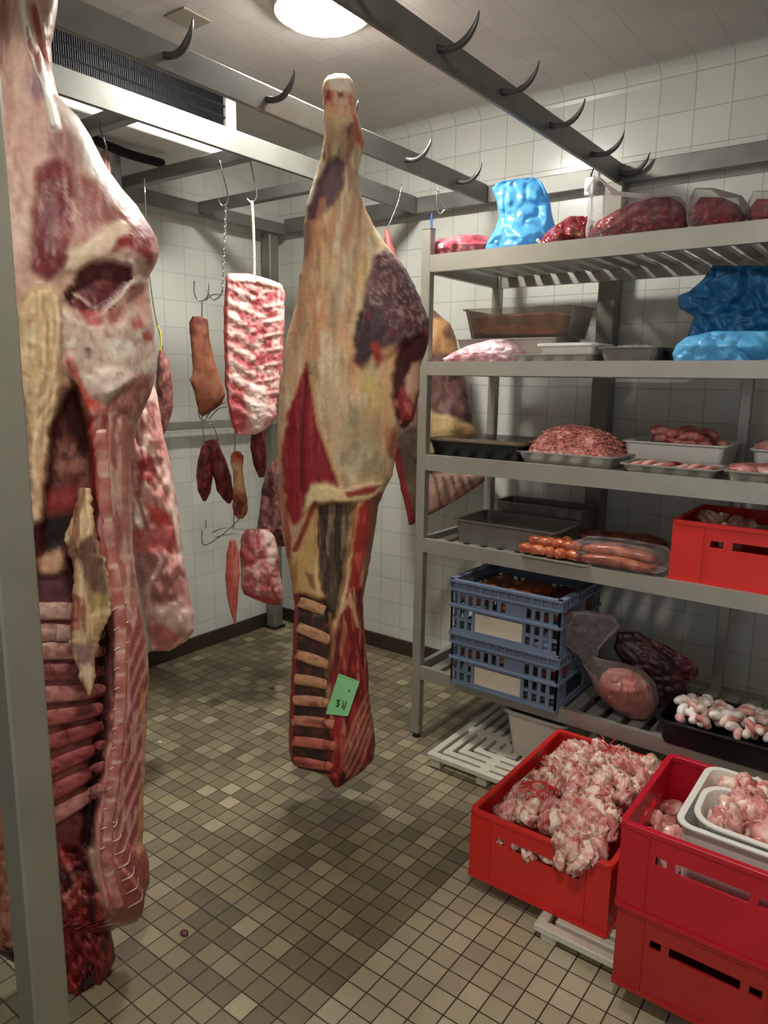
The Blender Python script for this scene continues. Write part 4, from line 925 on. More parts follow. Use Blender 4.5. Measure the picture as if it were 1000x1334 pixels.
def bag(name, label, cat, Lp, Rp, T, axis, m, seed=0, amp=.03, k=2.4, nu=44, nv=44, parent=None, back=.9, su=14):
    def pt(p):
        r = n2(p.u, p.v, su, su, seed); p.D += (np.abs(2 * r - 1) - .3) * amp * 1.6 + (n2(p.u, p.v, su / 3, su / 3, seed + 3) - .5) * amp * .6; p.base((200, 200, 200))
    b = Body(Lp, Rp, T, axis, k=k, nu=nu, nv=nv, paint=pt, back=back); b.g.c = []
    z = float(np.array(b.g.v)[:, 2].min())
    o = obj(name, b.g, m, parent, smooth=True, loc=None if parent else (axis[0], axis[1], z))
    if label: tag(o, label, cat)
    return o
def grow(P, d): return [(y, x + d) for y, x in P]
def settle(o, z):
    me = o.data; m0 = min(v.co.z for v in me.vertices) + o.location.z; o.location.z += z - m0

# --- top shelf
s = SZ[0]
o = bag('vacuum_pack', 'flat vacuum pack of pink meat at the left end of the top shelf', 'meat pack', [(318, 600), (323, 575), (330, 558), (340, 556), (349, 562)], [(318, 625), (322, 640), (328, 650), (340, 648), (349, 600)], [(318, .03), (330, .09), (349, .06)], (-1.52, 2.53), meat_mat('pink_packed_meat', [(140, 50, 66), (186, 92, 106), (214, 150, 156)], 14, .2, coat=.5), 3, .02); settle(o, s)
o = bag('plastic_bag', 'bright blue crumpled plastic bag standing on the top shelf', 'bag', [(233, 685), (238, 650), (246, 640), (262, 646), (285, 650), (305, 642), (316, 634), (326, 632), (334, 640)], [(233, 698), (240, 706), (255, 714), (285, 720), (305, 726), (318, 722), (328, 712), (334, 700)], [(233, .02), (250, .05), (310, .10), (334, .06)], (-1.30, 2.56), M['blue'], 5, .045, nu=60, nv=60, su=34); settle(o, s)
t = bag('meat_bag', 'small dark red bag of meat tied with white string, beside the blue bag', 'meat bag', [(286, 742), (298, 722), (310, 708), (320, 702), (330, 704)], [(286, 764), (298, 772), (318, 772), (330, 742)], [(286, .02), (310, .08), (330, .04)], (-1.12, 2.55), meat_mat('bagged_dark_meat', [(84, 16, 30), (140, 40, 54), (170, 120, 96)], 16, .2, coat=.5), 7, .03); settle(t, s)
tie = G().tube(spline(px([(699, 312), (704, 318), (701, 328), (705, 336)], (-1.16, 2.44)), 12), .006, 6)
obj('string_tie', tie, mat('white_string', (226, 220, 206), rough=.8), t, smooth=True)
AX = (-.88, 2.55)
mL = [(258, 850), (266, 822), (276, 800), (288, 780), (300, 770), (312, 768), (320, 776)]; mR = [(258, 872), (266, 888), (280, 896), (296, 896), (306, 880), (314, 832), (320, 800)]
o = bag('meat_joint', 'red joint of meat inside the clear bag, middle of the top shelf', 'meat', mL, mR, [(258, .02), (285, .08), (320, .05)], AX, M['redmeat'], 9, .03, nu=50); settle(o, s)
o = bag('clear_bag', 'clear plastic bag with an upright neck around the red joint on the top shelf', 'bag', [(238, 772), (250, 764), (268, 768), (285, 766), (300, 763), (314, 762), (324, 770)], [(238, 782), (248, 794), (256, 806), (262, 884), (280, 900), (298, 901), (310, 885), (318, 836), (324, 806)], [(238, .02), (262, .06), (290, .095), (324, .06)], AX, M['film'], 11, .03, nu=60, nv=60); settle(o, s)
AX = (-.64, 2.55)
o = bag('meat_joint', 'dark red lump of meat in the second clear bag on the top shelf', 'meat', [(256, 912), (268, 902), (285, 898), (298, 902), (306, 930)], [(256, 940), (266, 962), (282, 972), (296, 968), (306, 950)], [(256, .02), (285, .09), (306, .04)], AX, M['redmeat'], 13, .03); settle(o, s)
o = bag('clear_bag', 'second clear plastic bag, wrapped tight around a dark red lump', 'bag', [(248, 905), (260, 898), (276, 893), (296, 895), (309, 926)], [(248, 930), (258, 966), (275, 978), (298, 974), (309, 954)], [(248, .02), (280, .105), (309, .05)], AX, M['film'], 15, .025); settle(o, s)
AX = (-.44, 2.55)
o = bag('meat_joint', 'last red lump of meat on the top shelf, cut by the picture edge', 'meat', [(262, 985), (275, 975), (290, 974), (302, 985)], [(262, 1020), (280, 1050), (302, 1030)], [(262, .02), (285, .08), (302, .04)], AX, M['redmeat'], 17, .02); settle(o, s)
o = bag('clear_bag', 'clear wrap of the last red lump on the top shelf, at the picture edge', 'bag', [(256, 980), (272, 972), (290, 970), (305, 980)], [(256, 1025), (280, 1056), (305, 1036)], [(256, .02), (285, .095), (305, .05)], AX, M['film'], 19, .02); settle(o, s)

def tray(name, label, cat, cx, cy, z, w, d, h, m, taper=.02, lip=.008, r=.02, group=None, rz=0, t=.003):
    o = obj(name, tray_g(w, d, h, t, taper, lip, r), m, None, smooth=False, loc=(0, 0, 0)); o.location = (cx, cy, z); o.rotation_euler.z = rz
    return tag(o, label, cat, group)
# --- second shelf
s = SZ[1]
y = 2.60; xa, xb = X(604, 440, y), X(745, 440, y)
tray('plastic_tub', 'lower white tub under the clear tub of brown food, second shelf', 'tub', (xa + xb) / 2 - .04, 2.70, s, xb - xa - .02, .26, .10, M['tubg'], .02)
xa, xb = X(600, 400, 2.58), X(748, 400, 2.58)
t = thing('plastic_tub', 'clear plastic tub holding brown food, standing high at left on the second shelf', 'tub', ((xa + xb) / 2, 2.70, s + .101))
obj('tub_body', tray_g(xb - xa, .27, .115, .003, .02, .012, .03), M['clear'], t, world=False)
o = obj('brown_stew', rot_g(blob_g((xb - xa) / 2 - .040, .108, .044, .06, 3, 3, 44, 24, 7), loc=(0, 0, 0)), meat_mat('stewed_brown', [(140, 84, 62), (172, 112, 84), (150, 96, 72)], 14, .4), None, smooth=True, loc=(0, 0, 0)); o.location = ((xa + xb) / 2, 2.70, s + .101 + .05)
tag(o, 'brown stewed meat filling the clear tub on the second shelf', 'stew')
o = bag('meat_bag', 'pale pink bag of meat lying at the left end of the second shelf', 'meat bag', [(438, 640), (446, 610), (456, 588), (464, 576), (470, 580)], [(438, 662), (446, 676), (458, 682), (470, 676)], [(438, .03), (455, .07), (470, .05)], (-1.42, 2.51), meat_mat('pale_bagged_meat', [(206, 128, 140), (232, 186, 194), (242, 222, 224)], 12, .2, coat=.5), 21, .025); settle(o, s)
o = obj('brown_packet', blob_g(.05, .05, .03, .2, 3, 9, 24, 14), M['brown'], None, smooth=True, loc=(0, 0, 0)); o.location = (X(680, 455, 2.6), 2.62, s + .026)
tag(o, 'small brown packet of meat beside the pale pink bag', 'meat')
xa, xb = X(690, 450, 2.5), X(782, 450, 2.5)
tray('baking_tray', 'shallow steel tray under a white lidded box, second shelf', 'tray', (xa + xb) / 2 - .02, 2.58, s, xb - xa + .05, .30, .035, M['pan'], .01)
t = thing('food_box', 'white lidded food box in the shallow steel tray, second shelf', 'food box', ((xa + xb) / 2 + .01, 2.58, s + .006))
obj('box_body', tray_g(xb - xa - .05, .20, .06, .003, .012, .006, .02), M['tubw'], t, world=False)
g = G(); g.rings([rr(xb - xa - .042, .208, .025, .058), rr(xb - xa - .042, .208, .025, .066), rr(xb - xa - .06, .19, .02, .068)]); obj('lid', g, film_mat('frosted_lid', (236, 236, 234), .2, .3), t, world=False)
xa, xb = X(786, 455, 2.5), X(866, 455, 2.5)
tray('baking_tray', 'small steel tray right of the white food box, second shelf', 'tray', (xa + xb) / 2, 2.58, s, xb - xa, .30, .055, M['pan_d'], .012)
o = obj('wrapped_meat', blob_g((xb - xa) / 2 - .025, .11, .03, .25, 4, 33, 30, 16, 3), meat_mat('wrapped_grey_meat', [(120, 112, 104), (176, 168, 160), (206, 200, 194)], 20, .2, coat=.5), None, smooth=True, loc=(0, 0, 0)); o.location = ((xa + xb) / 2, 2.58, s + .036)
tag(o, 'film-wrapped grey meat in the small steel tray, second shelf', 'meat')
tray('black_tray', 'thin black tray edge between steel tray and blue bag, second shelf', 'tray', X(872, 455, 2.5) + .03, 2.62, s, .10, .28, .045, M['black'], .008)
o = bag('plastic_bag', 'bright blue plastic bag lying flat at the right of the second shelf', 'bag', [(422, 930), (430, 895), (440, 882), (452, 876), (464, 878)], [(422, 1060), (464, 1080)], [(422, .04), (440, .09), (464, .07)], (-.42, 2.52), M['blue'], 23, .045, nu=70, nv=40, su=34); settle(o, s)
o = bag('plastic_bag', 'darker blue crumpled bag piled on the flat blue bag, second shelf', 'bag', [(328, 930), (345, 918), (362, 900), (368, 884), (385, 886), (395, 905), (410, 900), (424, 895), (436, 905)], [(328, 1040), (436, 1070)], [(328, .03), (370, .09), (436, .08)], (-.41, 2.60), M['blue_d'], 25, .09, nu=80, nv=70, su=40)
settle(o, s + .045)
# --- third shelf
s = SZ[2]
xa, xb = X(557, 580, 2.45), X(675, 580, 2.45)
t = thing('black_tray', 'deep black tray with a clear lid at the left end of the third shelf', 'tray', ((xa + xb) / 2 + .01, 2.60, s))
obj('tray_body', tray_g(xb - xa + .02, .34, .062, .004, .014, .01, .02), M['black'], t, world=False)
g = G(); g.rings([rr(xb - xa + .025, .345, .03, .062), rr(xb - xa + .025, .345, .03, .068), rr(xb - xa - .02, .30, .03, .074)]); obj('lid', g, film_mat('smoky_lid', (150, 130, 110), .45, .15), t, world=False)
xa, xb = X(668, 596, 2.45), X(803, 596, 2.45); cxm = (xa + xb) / 2
tray('mince_tray', 'steel tray heaped with pink minced meat, third shelf', 'tray', cxm, 2.60, s, xb - xa, .32, .045, M['pan'], .018, .012)
g = G(); nx, ny = 70, 50; hw, hd = (xb - xa) / 2 - .034, .125; gx, gy = np.meshgrid(np.linspace(-1, 1, nx), np.linspace(-1, 1, ny), indexing='ij')
rr_ = np.maximum(np.abs(gx), np.abs(gy)); hh = .135 * np.clip(1 - rr_ ** 2.6, 0, 1) ** .75 * (.86 + .14 * (-gx)) + .014 * (fbm(np.stack([gx * 14, gy * 14, gx * 0], -1), 3, 4) - .35)
v = np.stack([gx * hw, gy * hd, np.maximum(hh, 0) + .012], -1).reshape(-1, 3)
g.add(v, [(i * ny + j, (i + 1) * ny + j, (i + 1) * ny + j + 1, i * ny + j + 1) for i in range(nx - 1) for j in range(ny - 1)])
for k in range(420):
    a, b_ = rng.uniform(-.92, .92, 2); i, j = int((a + 1) / 2 * (nx - 1)), int((b_ + 1) / 2 * (ny - 1)); z = hh[i, j] + .012
    th = rng.uniform(0, PI); L = rng.uniform(.010, .024); c = np.array([a * hw, b_ * hd, z + .001]); dv = np.array([math.cos(th) * L, math.sin(th) * L, 0]); bend = np.array([-dv[1], dv[0], 0]) * rng.uniform(-.4, .4)
    g.tube([c - dv, c + bend * .6 + np.array([0, 0, .004]), c + dv], .0026, 5)
o = obj('ground_meat', g, M['mince'], None, smooth=True, loc=(0, 0, 0)); o.location = (cxm, 2.60, s); tag(o, 'heap of pink minced meat in the steel tray on the third shelf', 'minced meat', kind='stuff')
xa, xb = X(805, 604, 2.43), X(938, 604, 2.43); cx3 = (xa + xb) / 2
tray('meat_tray', 'shallow steel tray with pale meat strips below the sausage tub, third shelf', 'tray', cx3, 2.52, s, xb - xa, .20, .032, M['pan'], .012, .01)
def sausage_g(pts, r, n=10, m=14):
    p = spline(pts, m); t = np.linspace(0, 1, m); rad = r * np.clip(1 - np.abs(2 * t - 1) ** 6, .12, 1) ** .5
    return G().tube(p, rad, n)
for k in range(7):
    x = xa + .035 + k * (xb - xa - .06) / 7; o = obj('meat_strip', G().tube(spline([(x, 2.445, s + .022), (x + .02, 2.48, s + .032 + .006 * (k % 2)), (x + .035, 2.55, s + .026)], 12), [.012, .013, .013, .013, .013, .013, .013, .013, .012, .012, .011, .008], 8, (np.array([0, 0, 1.0]), .5)), M['pinkmeat'] if k != 3 else M['redmeat'], None, smooth=True, loc=(x, 2.49, s + .01))
    tag(o, 'pale pink strip of meat in the shallow tray under the sausage tub' if k != 3 else 'redder strip of meat among the pale strips in the shallow tray', 'meat strip', 'pale strips in the shallow tray' if k != 3 else None)
xa2, xb2 = X(806, 575, 2.62), X(946, 575, 2.62)
tray('sausage_tub', 'white plastic tub of pinkish sausages at the right of the third shelf', 'tub', (xa2 + xb2) / 2, 2.77, s, xb2 - xa2, .28, .092, M['tubw'], .014, .01, .02)
for k in range(13):
    a = rng.uniform(-.11, .13); b_ = rng.uniform(-.08, .06); lv = k // 7
    x, yy = (xa2 + xb2) / 2 + .02 + (k % 7 - 3) * .034 * (1 - .2 * lv), 2.76 + (-.045 if k % 2 else .03); z = s + .085 + lv * .030 + .01 * math.sin(k * 2.1)
    th = rng.uniform(-.9, .9); L = .042; o = obj('sausage', sausage_g([(x - L * math.cos(th), yy - L * math.sin(th), z), (x, yy, z + .010), (x + L * math.cos(th), yy + L * math.sin(th), z - .004)], .0165), meat_mat('raw_sausage', [(150, 64, 60), (196, 112, 104), (222, 164, 152)], 26, .3) if k == 0 else M['saus'], None, smooth=True, loc=(x, yy, z - .016))
    if k == 0: M['saus'] = o.data.materials[0]
    tag(o, 'plump pink raw sausage piled in the white tub on the third shelf', 'sausage', 'raw sausages in the white tub')
tray('steel_dish', 'dull steel dish half hidden between mince and sausage tub, third shelf', 'dish', X(795, 575, 2.75) , 2.80, s, .16, .20, .07, M['pan_d'], .02)
xa, xb = X(940, 606, 2.43), X(940, 606, 2.43) + .30
tray('meat_tray', 'steel tray of pink meat at the right picture edge, third shelf', 'tray', (xa + xb) / 2, 2.54, s, .30, .24, .036, M['pan'], .012, .01)
tray('sausage_tub', 'second white tub behind the right-hand steel tray, third shelf', 'tub', (xa + xb) / 2 + .02, 2.80, s, .29, .24, .085, M['tubw'], .014, .01, .02)
for k in range(5):
    o = obj('meat_piece', blob_g(.05, .06, .024, .3, 3, 40 + k, 22, 14), M['pinkmeat'], None, smooth=True, loc=(0, 0, 0)); o.location = (xa + .05 + k * .05, 2.52 + .03 * (k % 2), s + .03); o.rotation_euler.z = k
    tag(o, 'pale pink piece of meat in the right-hand steel tray', 'meat', 'pieces in the right-hand tray')
for k in range(4):
    o = obj('meat_piece', blob_g(.045, .06, .03, .3, 3, 50 + k, 22, 14), M['pinkmeat'], None, smooth=True, loc=(0, 0, 0)); o.location = (xa + .07 + k * .06, 2.78, s + .085); o.rotation_euler.z = k
    tag(o, 'pink piece of meat heaped in the second white tub', 'meat', 'pieces in the second white tub')
# --- fourth shelf
s = SZ[3]
xa, xb = X(588, 712, 2.44), X(690, 712, 2.44)
tray('oven_pan', 'deep steel oven pan, front one of two, left on the fourth shelf', 'pan', (xa + xb) / 2 + .05, 2.58, s, xb - xa + .11, .29, .095, M['pan_d'], .008, .012, .02)
tray('oven_pan', 'deep dark oven pan behind the front one on the fourth shelf', 'pan', (xa + xb) / 2 + .05, 2.825, s, xb - xa + .07, .19, .135, M['pan_d'], .008, .012, .02)
xa, xb = X(683, 735, 2.44), X(765, 735, 2.44)
tray('meat_tray', 'thin steel tray under the orange sausages, fourth shelf', 'tray', (xa + xb) / 2 + .02, 2.47, s, xb - xa + .03, .20, .012, M['pan'], .006, .006)
M['chorizo'] = meat_mat('orange_sausage', [(130, 52, 30), (176, 88, 52), (204, 126, 84)], 24, .28)
kk = 0
for lv, rows in enumerate(((5, 4), (4, 3))):
    for ri, cnt in enumerate(rows):
        for c in range(cnt):
            x = xa + .02 + (c + .5 * (lv % 2)) * .045 + .02 * lv * .5; yy = 2.415 + ri * .06 + lv * .015; z = s + .026 + lv * .029; th = rng.uniform(-.9, .9); L = .030
            o = obj('orange_sausage', sausage_g([(x - L * math.cos(th), yy - L * math.sin(th), z), (x, yy - .004, z + .006), (x + L * math.cos(th), yy + L * math.sin(th), z)], .0195), M['chorizo'], None, smooth=True, loc=(x, yy, z - .015))
            tag(o, 'short orange sausage heaped right of the oven pans', 'sausage', 'orange sausages on the fourth shelf')
xa, xb = X(746, 750, 2.44), X(866, 750, 2.44)
M['frank'] = meat_mat('brown_sausage', [(140, 62, 40), (180, 94, 64), (204, 130, 98)], 18, .25)
for k, (a, b_, zz) in enumerate(((0, 0, 0), (0, .05, 0), (0, .10, 0), (.0, .025, .032), (.0, .075, .032))):
    x0_, x1_ = xa + .03, xb - .04
    o = obj('pale_sausage', sausage_g([(x0_, 2.415 + b_, s + .024 + zz), ((x0_ + x1_) / 2, 2.41 + b_, s + .034 + zz), (x1_, 2.425 + b_, s + .022 + zz)], .019, m=20), M['frank'], None, smooth=True, loc=(x0_, 2.415 + b_, s + .004 + zz))
    tag(o, 'long brown sausage sealed in the clear vacuum pack', 'sausage', 'sausages in the vacuum pack')
g = blob_g((xb - xa) / 2 + .01, .085, .046, .10, 4, 61, 60, 24, 3.4); o = obj('vacuum_pack', g, M['film'], None, smooth=True, loc=(0, 0, 0)); o.location = ((xa + xb) / 2, 2.465, s + .050)
tag(o, 'clear vacuum pack of long brown sausages left of the red shelf crate', 'sausage pack')
lp = px([(796, 728), (812, 730), (811, 738), (795, 736)], (-.85, 2.405)); 
for k in range(4):
    x = X(745 + 30 * k, 700, 2.75); o = obj('dark_sausage', sausage_g([(x - .07, 2.74 + .02 * k, s + .03), (x, 2.73 + .02 * k, s + .045), (x + .08, 2.75 + .02 * k, s + .03)], .022), M['brown'], None, smooth=True, loc=(x, 2.74, s + .01))
    tag(o, 'dark brown sausage lying at the back of the fourth shelf', 'sausage', 'dark sausages at the back')

def crate(name, label, x, y, z, w, d, h, m, rz=0):
    """stackable meat crate: floor, four walls with hand holes, rim"""
    t = thing(name, label, 'crate', (x, y, z), rz=rz); T = .006
    hz = h * .62
    def holes(L): c = L / 2; return [(c - L * .19, c + L * .19, hz, hz + .026), (c - L * .30, c - L * .235, hz + .002, hz + .024), (c + L * .235, c + L * .30, hz + .002, hz + .024)]
    obj('base', G().box(.012, w - .012, .012, d - .012, 0, .008), m, t, world=False, bevel=.002)
    def wall(L, place, hl):
        g = panel_g(L, h - .006, T, hl)
        for fx in (.16, .84): g.box(L * fx - .002, L * fx + .002, -.004, 0, .012, h - .012)
        g.box(0, L, -.004, 0, 0, .012)
        g.v = [place(p) for p in g.v]; obj('side_wall', g, m, t, world=False)
    wall(w - .010, lambda p: (p[0] + .005, p[1] + .004, p[2]), holes(w - .010)); wall(w - .012, lambda p: (w - .006 - p[0], d - .006 - p[1], p[2]), holes(w - .012))
    wall(d - .012, lambda p: (p[1] + .006, d - .006 - p[0], p[2]), holes(d - .012)); wall(d - .012, lambda p: (w - .006 - p[1], p[0] + .006, p[2]), holes(d - .012))
    o_, i_ = rr(w, d, .02, 0, w / 2, d / 2), rr(w - .032, d - .032, .014, 0, w / 2, d / 2); zs = lambda r, q: [(a, b_, q) for a, b_, c in r]
    g = G(); g.rings([zs(i_, h - .014), zs(o_, h - .014), zs(o_, h), zs(i_, h), zs(i_, h - .014)], False, False); obj('rim', g, m, t, world=False, bevel=.0015)
    return t
M['red'] = mat('red_crate_plastic', (208, 40, 34), rough=.38, var=.08, vscale=6); M['red2'] = mat('crimson_crate_plastic', (186, 16, 42), rough=.36, var=.08, vscale=6); M['red3'] = mat('worn_red_crate_plastic', (168, 32, 30), rough=.4, var=.08, vscale=6)
xc = X(871, 720, 2.41)
crate('meat_crate', 'red crate on the fourth shelf of the rack', xc, 2.405, s, .60, .40, .205, M['red'])

# --- trimmings: a few shapes, copied
proto = [blob_g(.040, .030, .022, .42, 2.6, 200 + k, 26, 16, 2, None, k % 2 == 0) for k in range(8)]
PM = [obj('fat_trimming', p, M['fat'] if k < 6 else M['pinkmeat'], None, smooth=True, loc=(0, 0, 0)) for k, p in enumerate(proto)]
used = set()
def scrap(label, group, loc, rot, sc, k=None, name='fat_trimming', m=None):
    k = rng.randint(8) if k is None else k
    if k not in used and m is None: o = PM[k]; used.add(k)
    else: o = PM[k].copy(); COL.objects.link(o)
    o.name = name; o.location = loc; o.rotation_euler = rot; o.scale = (sc,) * 3 if np.isscalar(sc) else sc
    return tag(o, label, 'meat scrap', group)
for k in range(16):
    scrap('pale bone in the red crate on the fourth shelf', 'bones in the shelf crate', (xc + .07 + rng.uniform(0, .46), 2.45 + rng.uniform(0, .30), s + .13 + rng.uniform(0, .05)), rng.uniform(-1, 1, 3), rng.uniform(.9, 1.4))
# --- bottom shelf: blue crates
s = SZ[4]
M['bcr'] = mat('blue_grey_crate_plastic', (104, 120, 142), rough=.5, var=.08, vscale=8)
def blue_crate(label, x, y, z, w, d, h):
    t = thing('ventilated_crate', label, 'crate', (x, y, z)); m = M['bcr']
    def holes(L):
        hl = []; n = max(4, int(L / .034)); st = L / n
        for i in range(n):
            c = (i + .5) * st; a, b_ = c - st * .29, c + st * .29
            if L * .22 < c < L * .56: hl.append((a, b_, h * .56, h * .74)); continue
            if L * .56 <= c < L * .70: continue
            hl += [(a, b_, h * .08, h * .24), (a, b_, h * .30, h * .46), (a, b_, h * .56, h * .74)]
        hl.append((L * .24, L * .68, h * .10, h * .44))
        hl = [q for q in hl if not (q[2] < h * .5 and q is not hl[-1] and L * .22 < (q[0] + q[1]) / 2 < L * .70)]
        return hl
    def wall(L, place, hl):
        g = panel_g(L, h * .80, .007, hl); g.box(-.004, L + .004, -.010, .010, h * .80, h * .845); g.box(-.004, L + .004, -.010, 0, h * .49, h * .53)
        n = int(L / .034)
        for i in range(n + 1): xx = i * L / n; g.box(xx - .003, xx + .003, -.009, 0, h * .845, h * .96)
        g.box(0, L, 0, .006, h * .845, h * .96)
        g.box(-.008, L + .008, -.012, .012, h * .96, h)
        g.v = [place(p) for p in g.v]; obj('side_wall', g, m, t, world=False)
    wall(w - .02, lambda p: (p[0] + .01, p[1] + .01, p[2]), holes(w - .02)); wall(w - .02, lambda p: (w - .01 - p[0], d - .01 - p[1], p[2]), holes(w - .02))
    wall(d - .02, lambda p: (p[1] + .01, d - .01 - p[0], p[2]), holes(d - .02)); wall(d - .02, lambda p: (w - .01 - p[1], p[0] + .01, p[2]), holes(d - .02))
    obj('base', G().box(.008, w - .008, .008, d - .008, 0, .007), m, t, world=False)
    lb = obj('paper_label', G().box(w * .22, w * .68, .012, .0135, h * .09, h * .46), mat('buff_card', (206, 196, 176), rough=.7, var=.05), t, world=False); lb['label'] = 'pale printed card behind the crate slats'
    g = G()
    for k in range(3): g.box(w * .27, w * (.62 - .05 * k), .0112, .0119, h * (.36 - .08 * k), h * (.375 - .08 * k))
    return t
bx, by = X(583, 850, 2.335), 2.335; bw = X(727, 890, 2.335) - bx
bh = .213
blue_crate('lower blue-grey slatted crate of the stack on the bottom shelf', bx, by, s, bw, .40, bh)
blue_crate('upper blue-grey slatted crate of the stack on the bottom shelf', bx - .006, by - .004, s + bh + .001, bw + .006, .40, bh)
for cz, lab in ((s + .01, 'food packet inside the lower blue slatted crate'), (s + bh + .011, 'food packet inside the upper blue slatted crate')):
    for k in range(6):
        o = obj('food_packet', blob_g(.055, .08, .035, .2, 3, 300 + k, 20, 12, 4), (M['brown'], M['chorizo'], M['darkmeat'])[k % 3], None, smooth=True, loc=(0, 0, 0)); o.location = (bx + .08 + (k % 3) * (bw - .16) / 2, by + .11 + (k // 3) * .17, cz + .13); o.rotation_euler.z = .3 * k
        tag(o, lab, 'food packet', lab)
# bagged ham with knotted neck
HA = (-.83, 2.44)
o = bag('ham', 'round pink ham in a clear bag right of the blue crates', 'ham', [(884, 792), (892, 782), (905, 776), (920, 782), (938, 800), (950, 822)], [(884, 815), (892, 832), (908, 848), (930, 852), (944, 848), (950, 838)], [(884, .02), (915, .075), (950, .02)], HA, meat_mat('pink_ham', [(170, 76, 66), (206, 120, 104), (226, 164, 148)], 14, .22, coat=.5), 31, .015); settle(o, s)
o = bag('clear_bag', 'clear bag gathered into a flared neck above the round ham', 'bag', [(816, 740), (828, 728), (845, 726), (858, 736), (870, 752), (880, 758), (892, 764), (905, 770), (920, 776), (940, 798), (953, 820)], [(816, 770), (822, 800), (834, 806), (848, 792), (862, 778), (874, 776), (884, 818), (892, 838), (908, 853), (930, 857), (946, 852), (953, 842)], [(816, .05), (845, .04), (872, .018), (895, .06), (915, .088), (953, .03)], HA, M['film_pink'], 33, .02, nu=60, nv=80); settle(o, s - .001)
o = bag('meat_bag', 'flat dark red pack of meat leaning behind the ham', 'meat bag', [(840, 822), (848, 808), (862, 806), (880, 836), (896, 880)], [(840, 838), (852, 868), (872, 900), (886, 910), (896, 904)], [(840, .015), (870, .03), (896, .015)], (-.76, 2.66), M['darkmeat'], 35, .02); settle(o, s + .10)
o = bag('meat_bag', 'dark bagged joint standing between ham and black tray', 'meat bag', [(862, 800), (880, 796), (900, 806), (930, 830), (960, 850)], [(862, 830), (880, 850), (900, 876), (930, 890), (960, 890)], [(862, .015), (900, .05), (960, .04)], (-.74, 2.60), meat_mat('near_black_meat', [(30, 14, 16), (54, 24, 26), (84, 44, 42)], 16, .5, coat=0), 37, .02); settle(o, s)
xa = X(858, 930, 2.40)
tray('black_tray', 'black tray of white and pink pieces at the right of the bottom shelf', 'tray', xa + .24, 2.50, s, .50, .30, .085, M['black'], .014, .012, .03, t=.004)
M['tripe'] = meat_mat('white_and_pink_skin', [(206, 140, 126), (236, 222, 214), (244, 240, 236)], 12, .4)
for k in range(84):
    a, b_ = rng.uniform(0, 1), rng.uniform(0, 1); x = xa + .05 + a * .40; yy = 2.40 + b_ * .20
    o = obj('skin_piece', G().tube(spline([(-.028, 0, 0), (0, .006, .012), (.028, 0, -.004)], 10), .013 * np.array([.5, .8, 1, 1, 1, 1, 1, 1, .8, .4]), 9), M['tripe'] if k != 1 else M['pinkmeat'], None, smooth=True, loc=(0, 0, 0)) if k < 2 else dup(sk[1 if k % 6 == 5 else 0])
    if k == 0: sk = [o]
    if k == 1: sk.append(o)
    o.location = (x, yy, s + .062 + .03 * rng.rand() + .025 * math.sin(b_ * 3.1)); o.rotation_euler = (rng.uniform(-.6, .6), rng.uniform(-1, 1), rng.uniform(0, 3.1)); o.name = 'skin_piece'
    o.scale = (1, 1, 1) if k < 2 else (rng.uniform(.8, 1.3),) * 3
    tag(o, 'white and pink skin piece heaped in the black bottom-shelf tray', 'meat scrap', 'pieces in the black tray')

# ================================================================== ON THE FLOOR
def pallet(label, x0, x1, y0, y1, h, m):
    t = thing('plastic_pallet', label, 'pallet', ((x0 + x1) / 2, (y0 + y1) / 2, 0)); g = G(); a, b_, c, d = x0, x1, y0, y1; wd, gap = .028, .016
    while b_ - a > .06 and d - c > .06:
        g.box(a, b_, c, c + wd, h - .022, h); g.box(a, b_, d - wd, d, h - .022, h); g.box(a, a + wd, c + wd, d - wd, h - .022, h); g.box(b_ - wd, b_, c + wd, d - wd, h - .022, h)
        a += wd + gap; b_ -= wd + gap; c += wd + gap; d -= wd + gap
    g.box((x0 + x1) / 2 - .02, (x0 + x1) / 2 + .02, y0 + .01, y1 - .01, h - .03, h - .004); g.box(x0 + .01, x1 - .01, (y0 + y1) / 2 - .02, (y0 + y1) / 2 + .02, h - .03, h - .004)
    obj('deck', g, m, t, bevel=.003)
    for fx in (.06, .5, .94):
        for fy in (.06, .5, .94):
            cx_, cy_ = x0 + (x1 - x0) * fx, y0 + (y1 - y0) * fy; obj('foot', G().box(cx_ - .022, cx_ + .022, cy_ - .022, cy_ + .022, 0, h - .02), m, t, bevel=.004)
    return t
M['pal'] = mat('old_white_plastic', (206, 202, 186), rough=.5, var=.10, vscale=9)
pallet('white plastic pallet under the rack, with concentric slots and a grey tub on it', -1.425, -.955, 2.215, 2.80, .062, M['pal'])
pallet('white plastic pallet on the floor under the red crates', -.70, -.06, 1.645, 2.20, .052, M['pal'])
tray('plastic_tub', 'empty grey-white tub on the slotted pallet under the blue crates', 'tub', -1.065, 2.545, .062, .27, .32, .185, M['tubg'], .022, .012, .03)
c1 = crate('meat_crate', 'red crate full of fat and bones, front one on the floor', -.945, 1.705, .053, .428, .635, .215, M['red'])
c2 = crate('meat_crate', 'worn red crate at the bottom of the two-crate stack, right corner', -.467, 1.58, .053, .41, .40, .215, M['red3'])
c3 = crate('meat_crate', 'crimson crate on top of the two-crate stack, holding white tubs', -.472, 1.576, .053 + .214, .415, .405, .222, M['red2'])
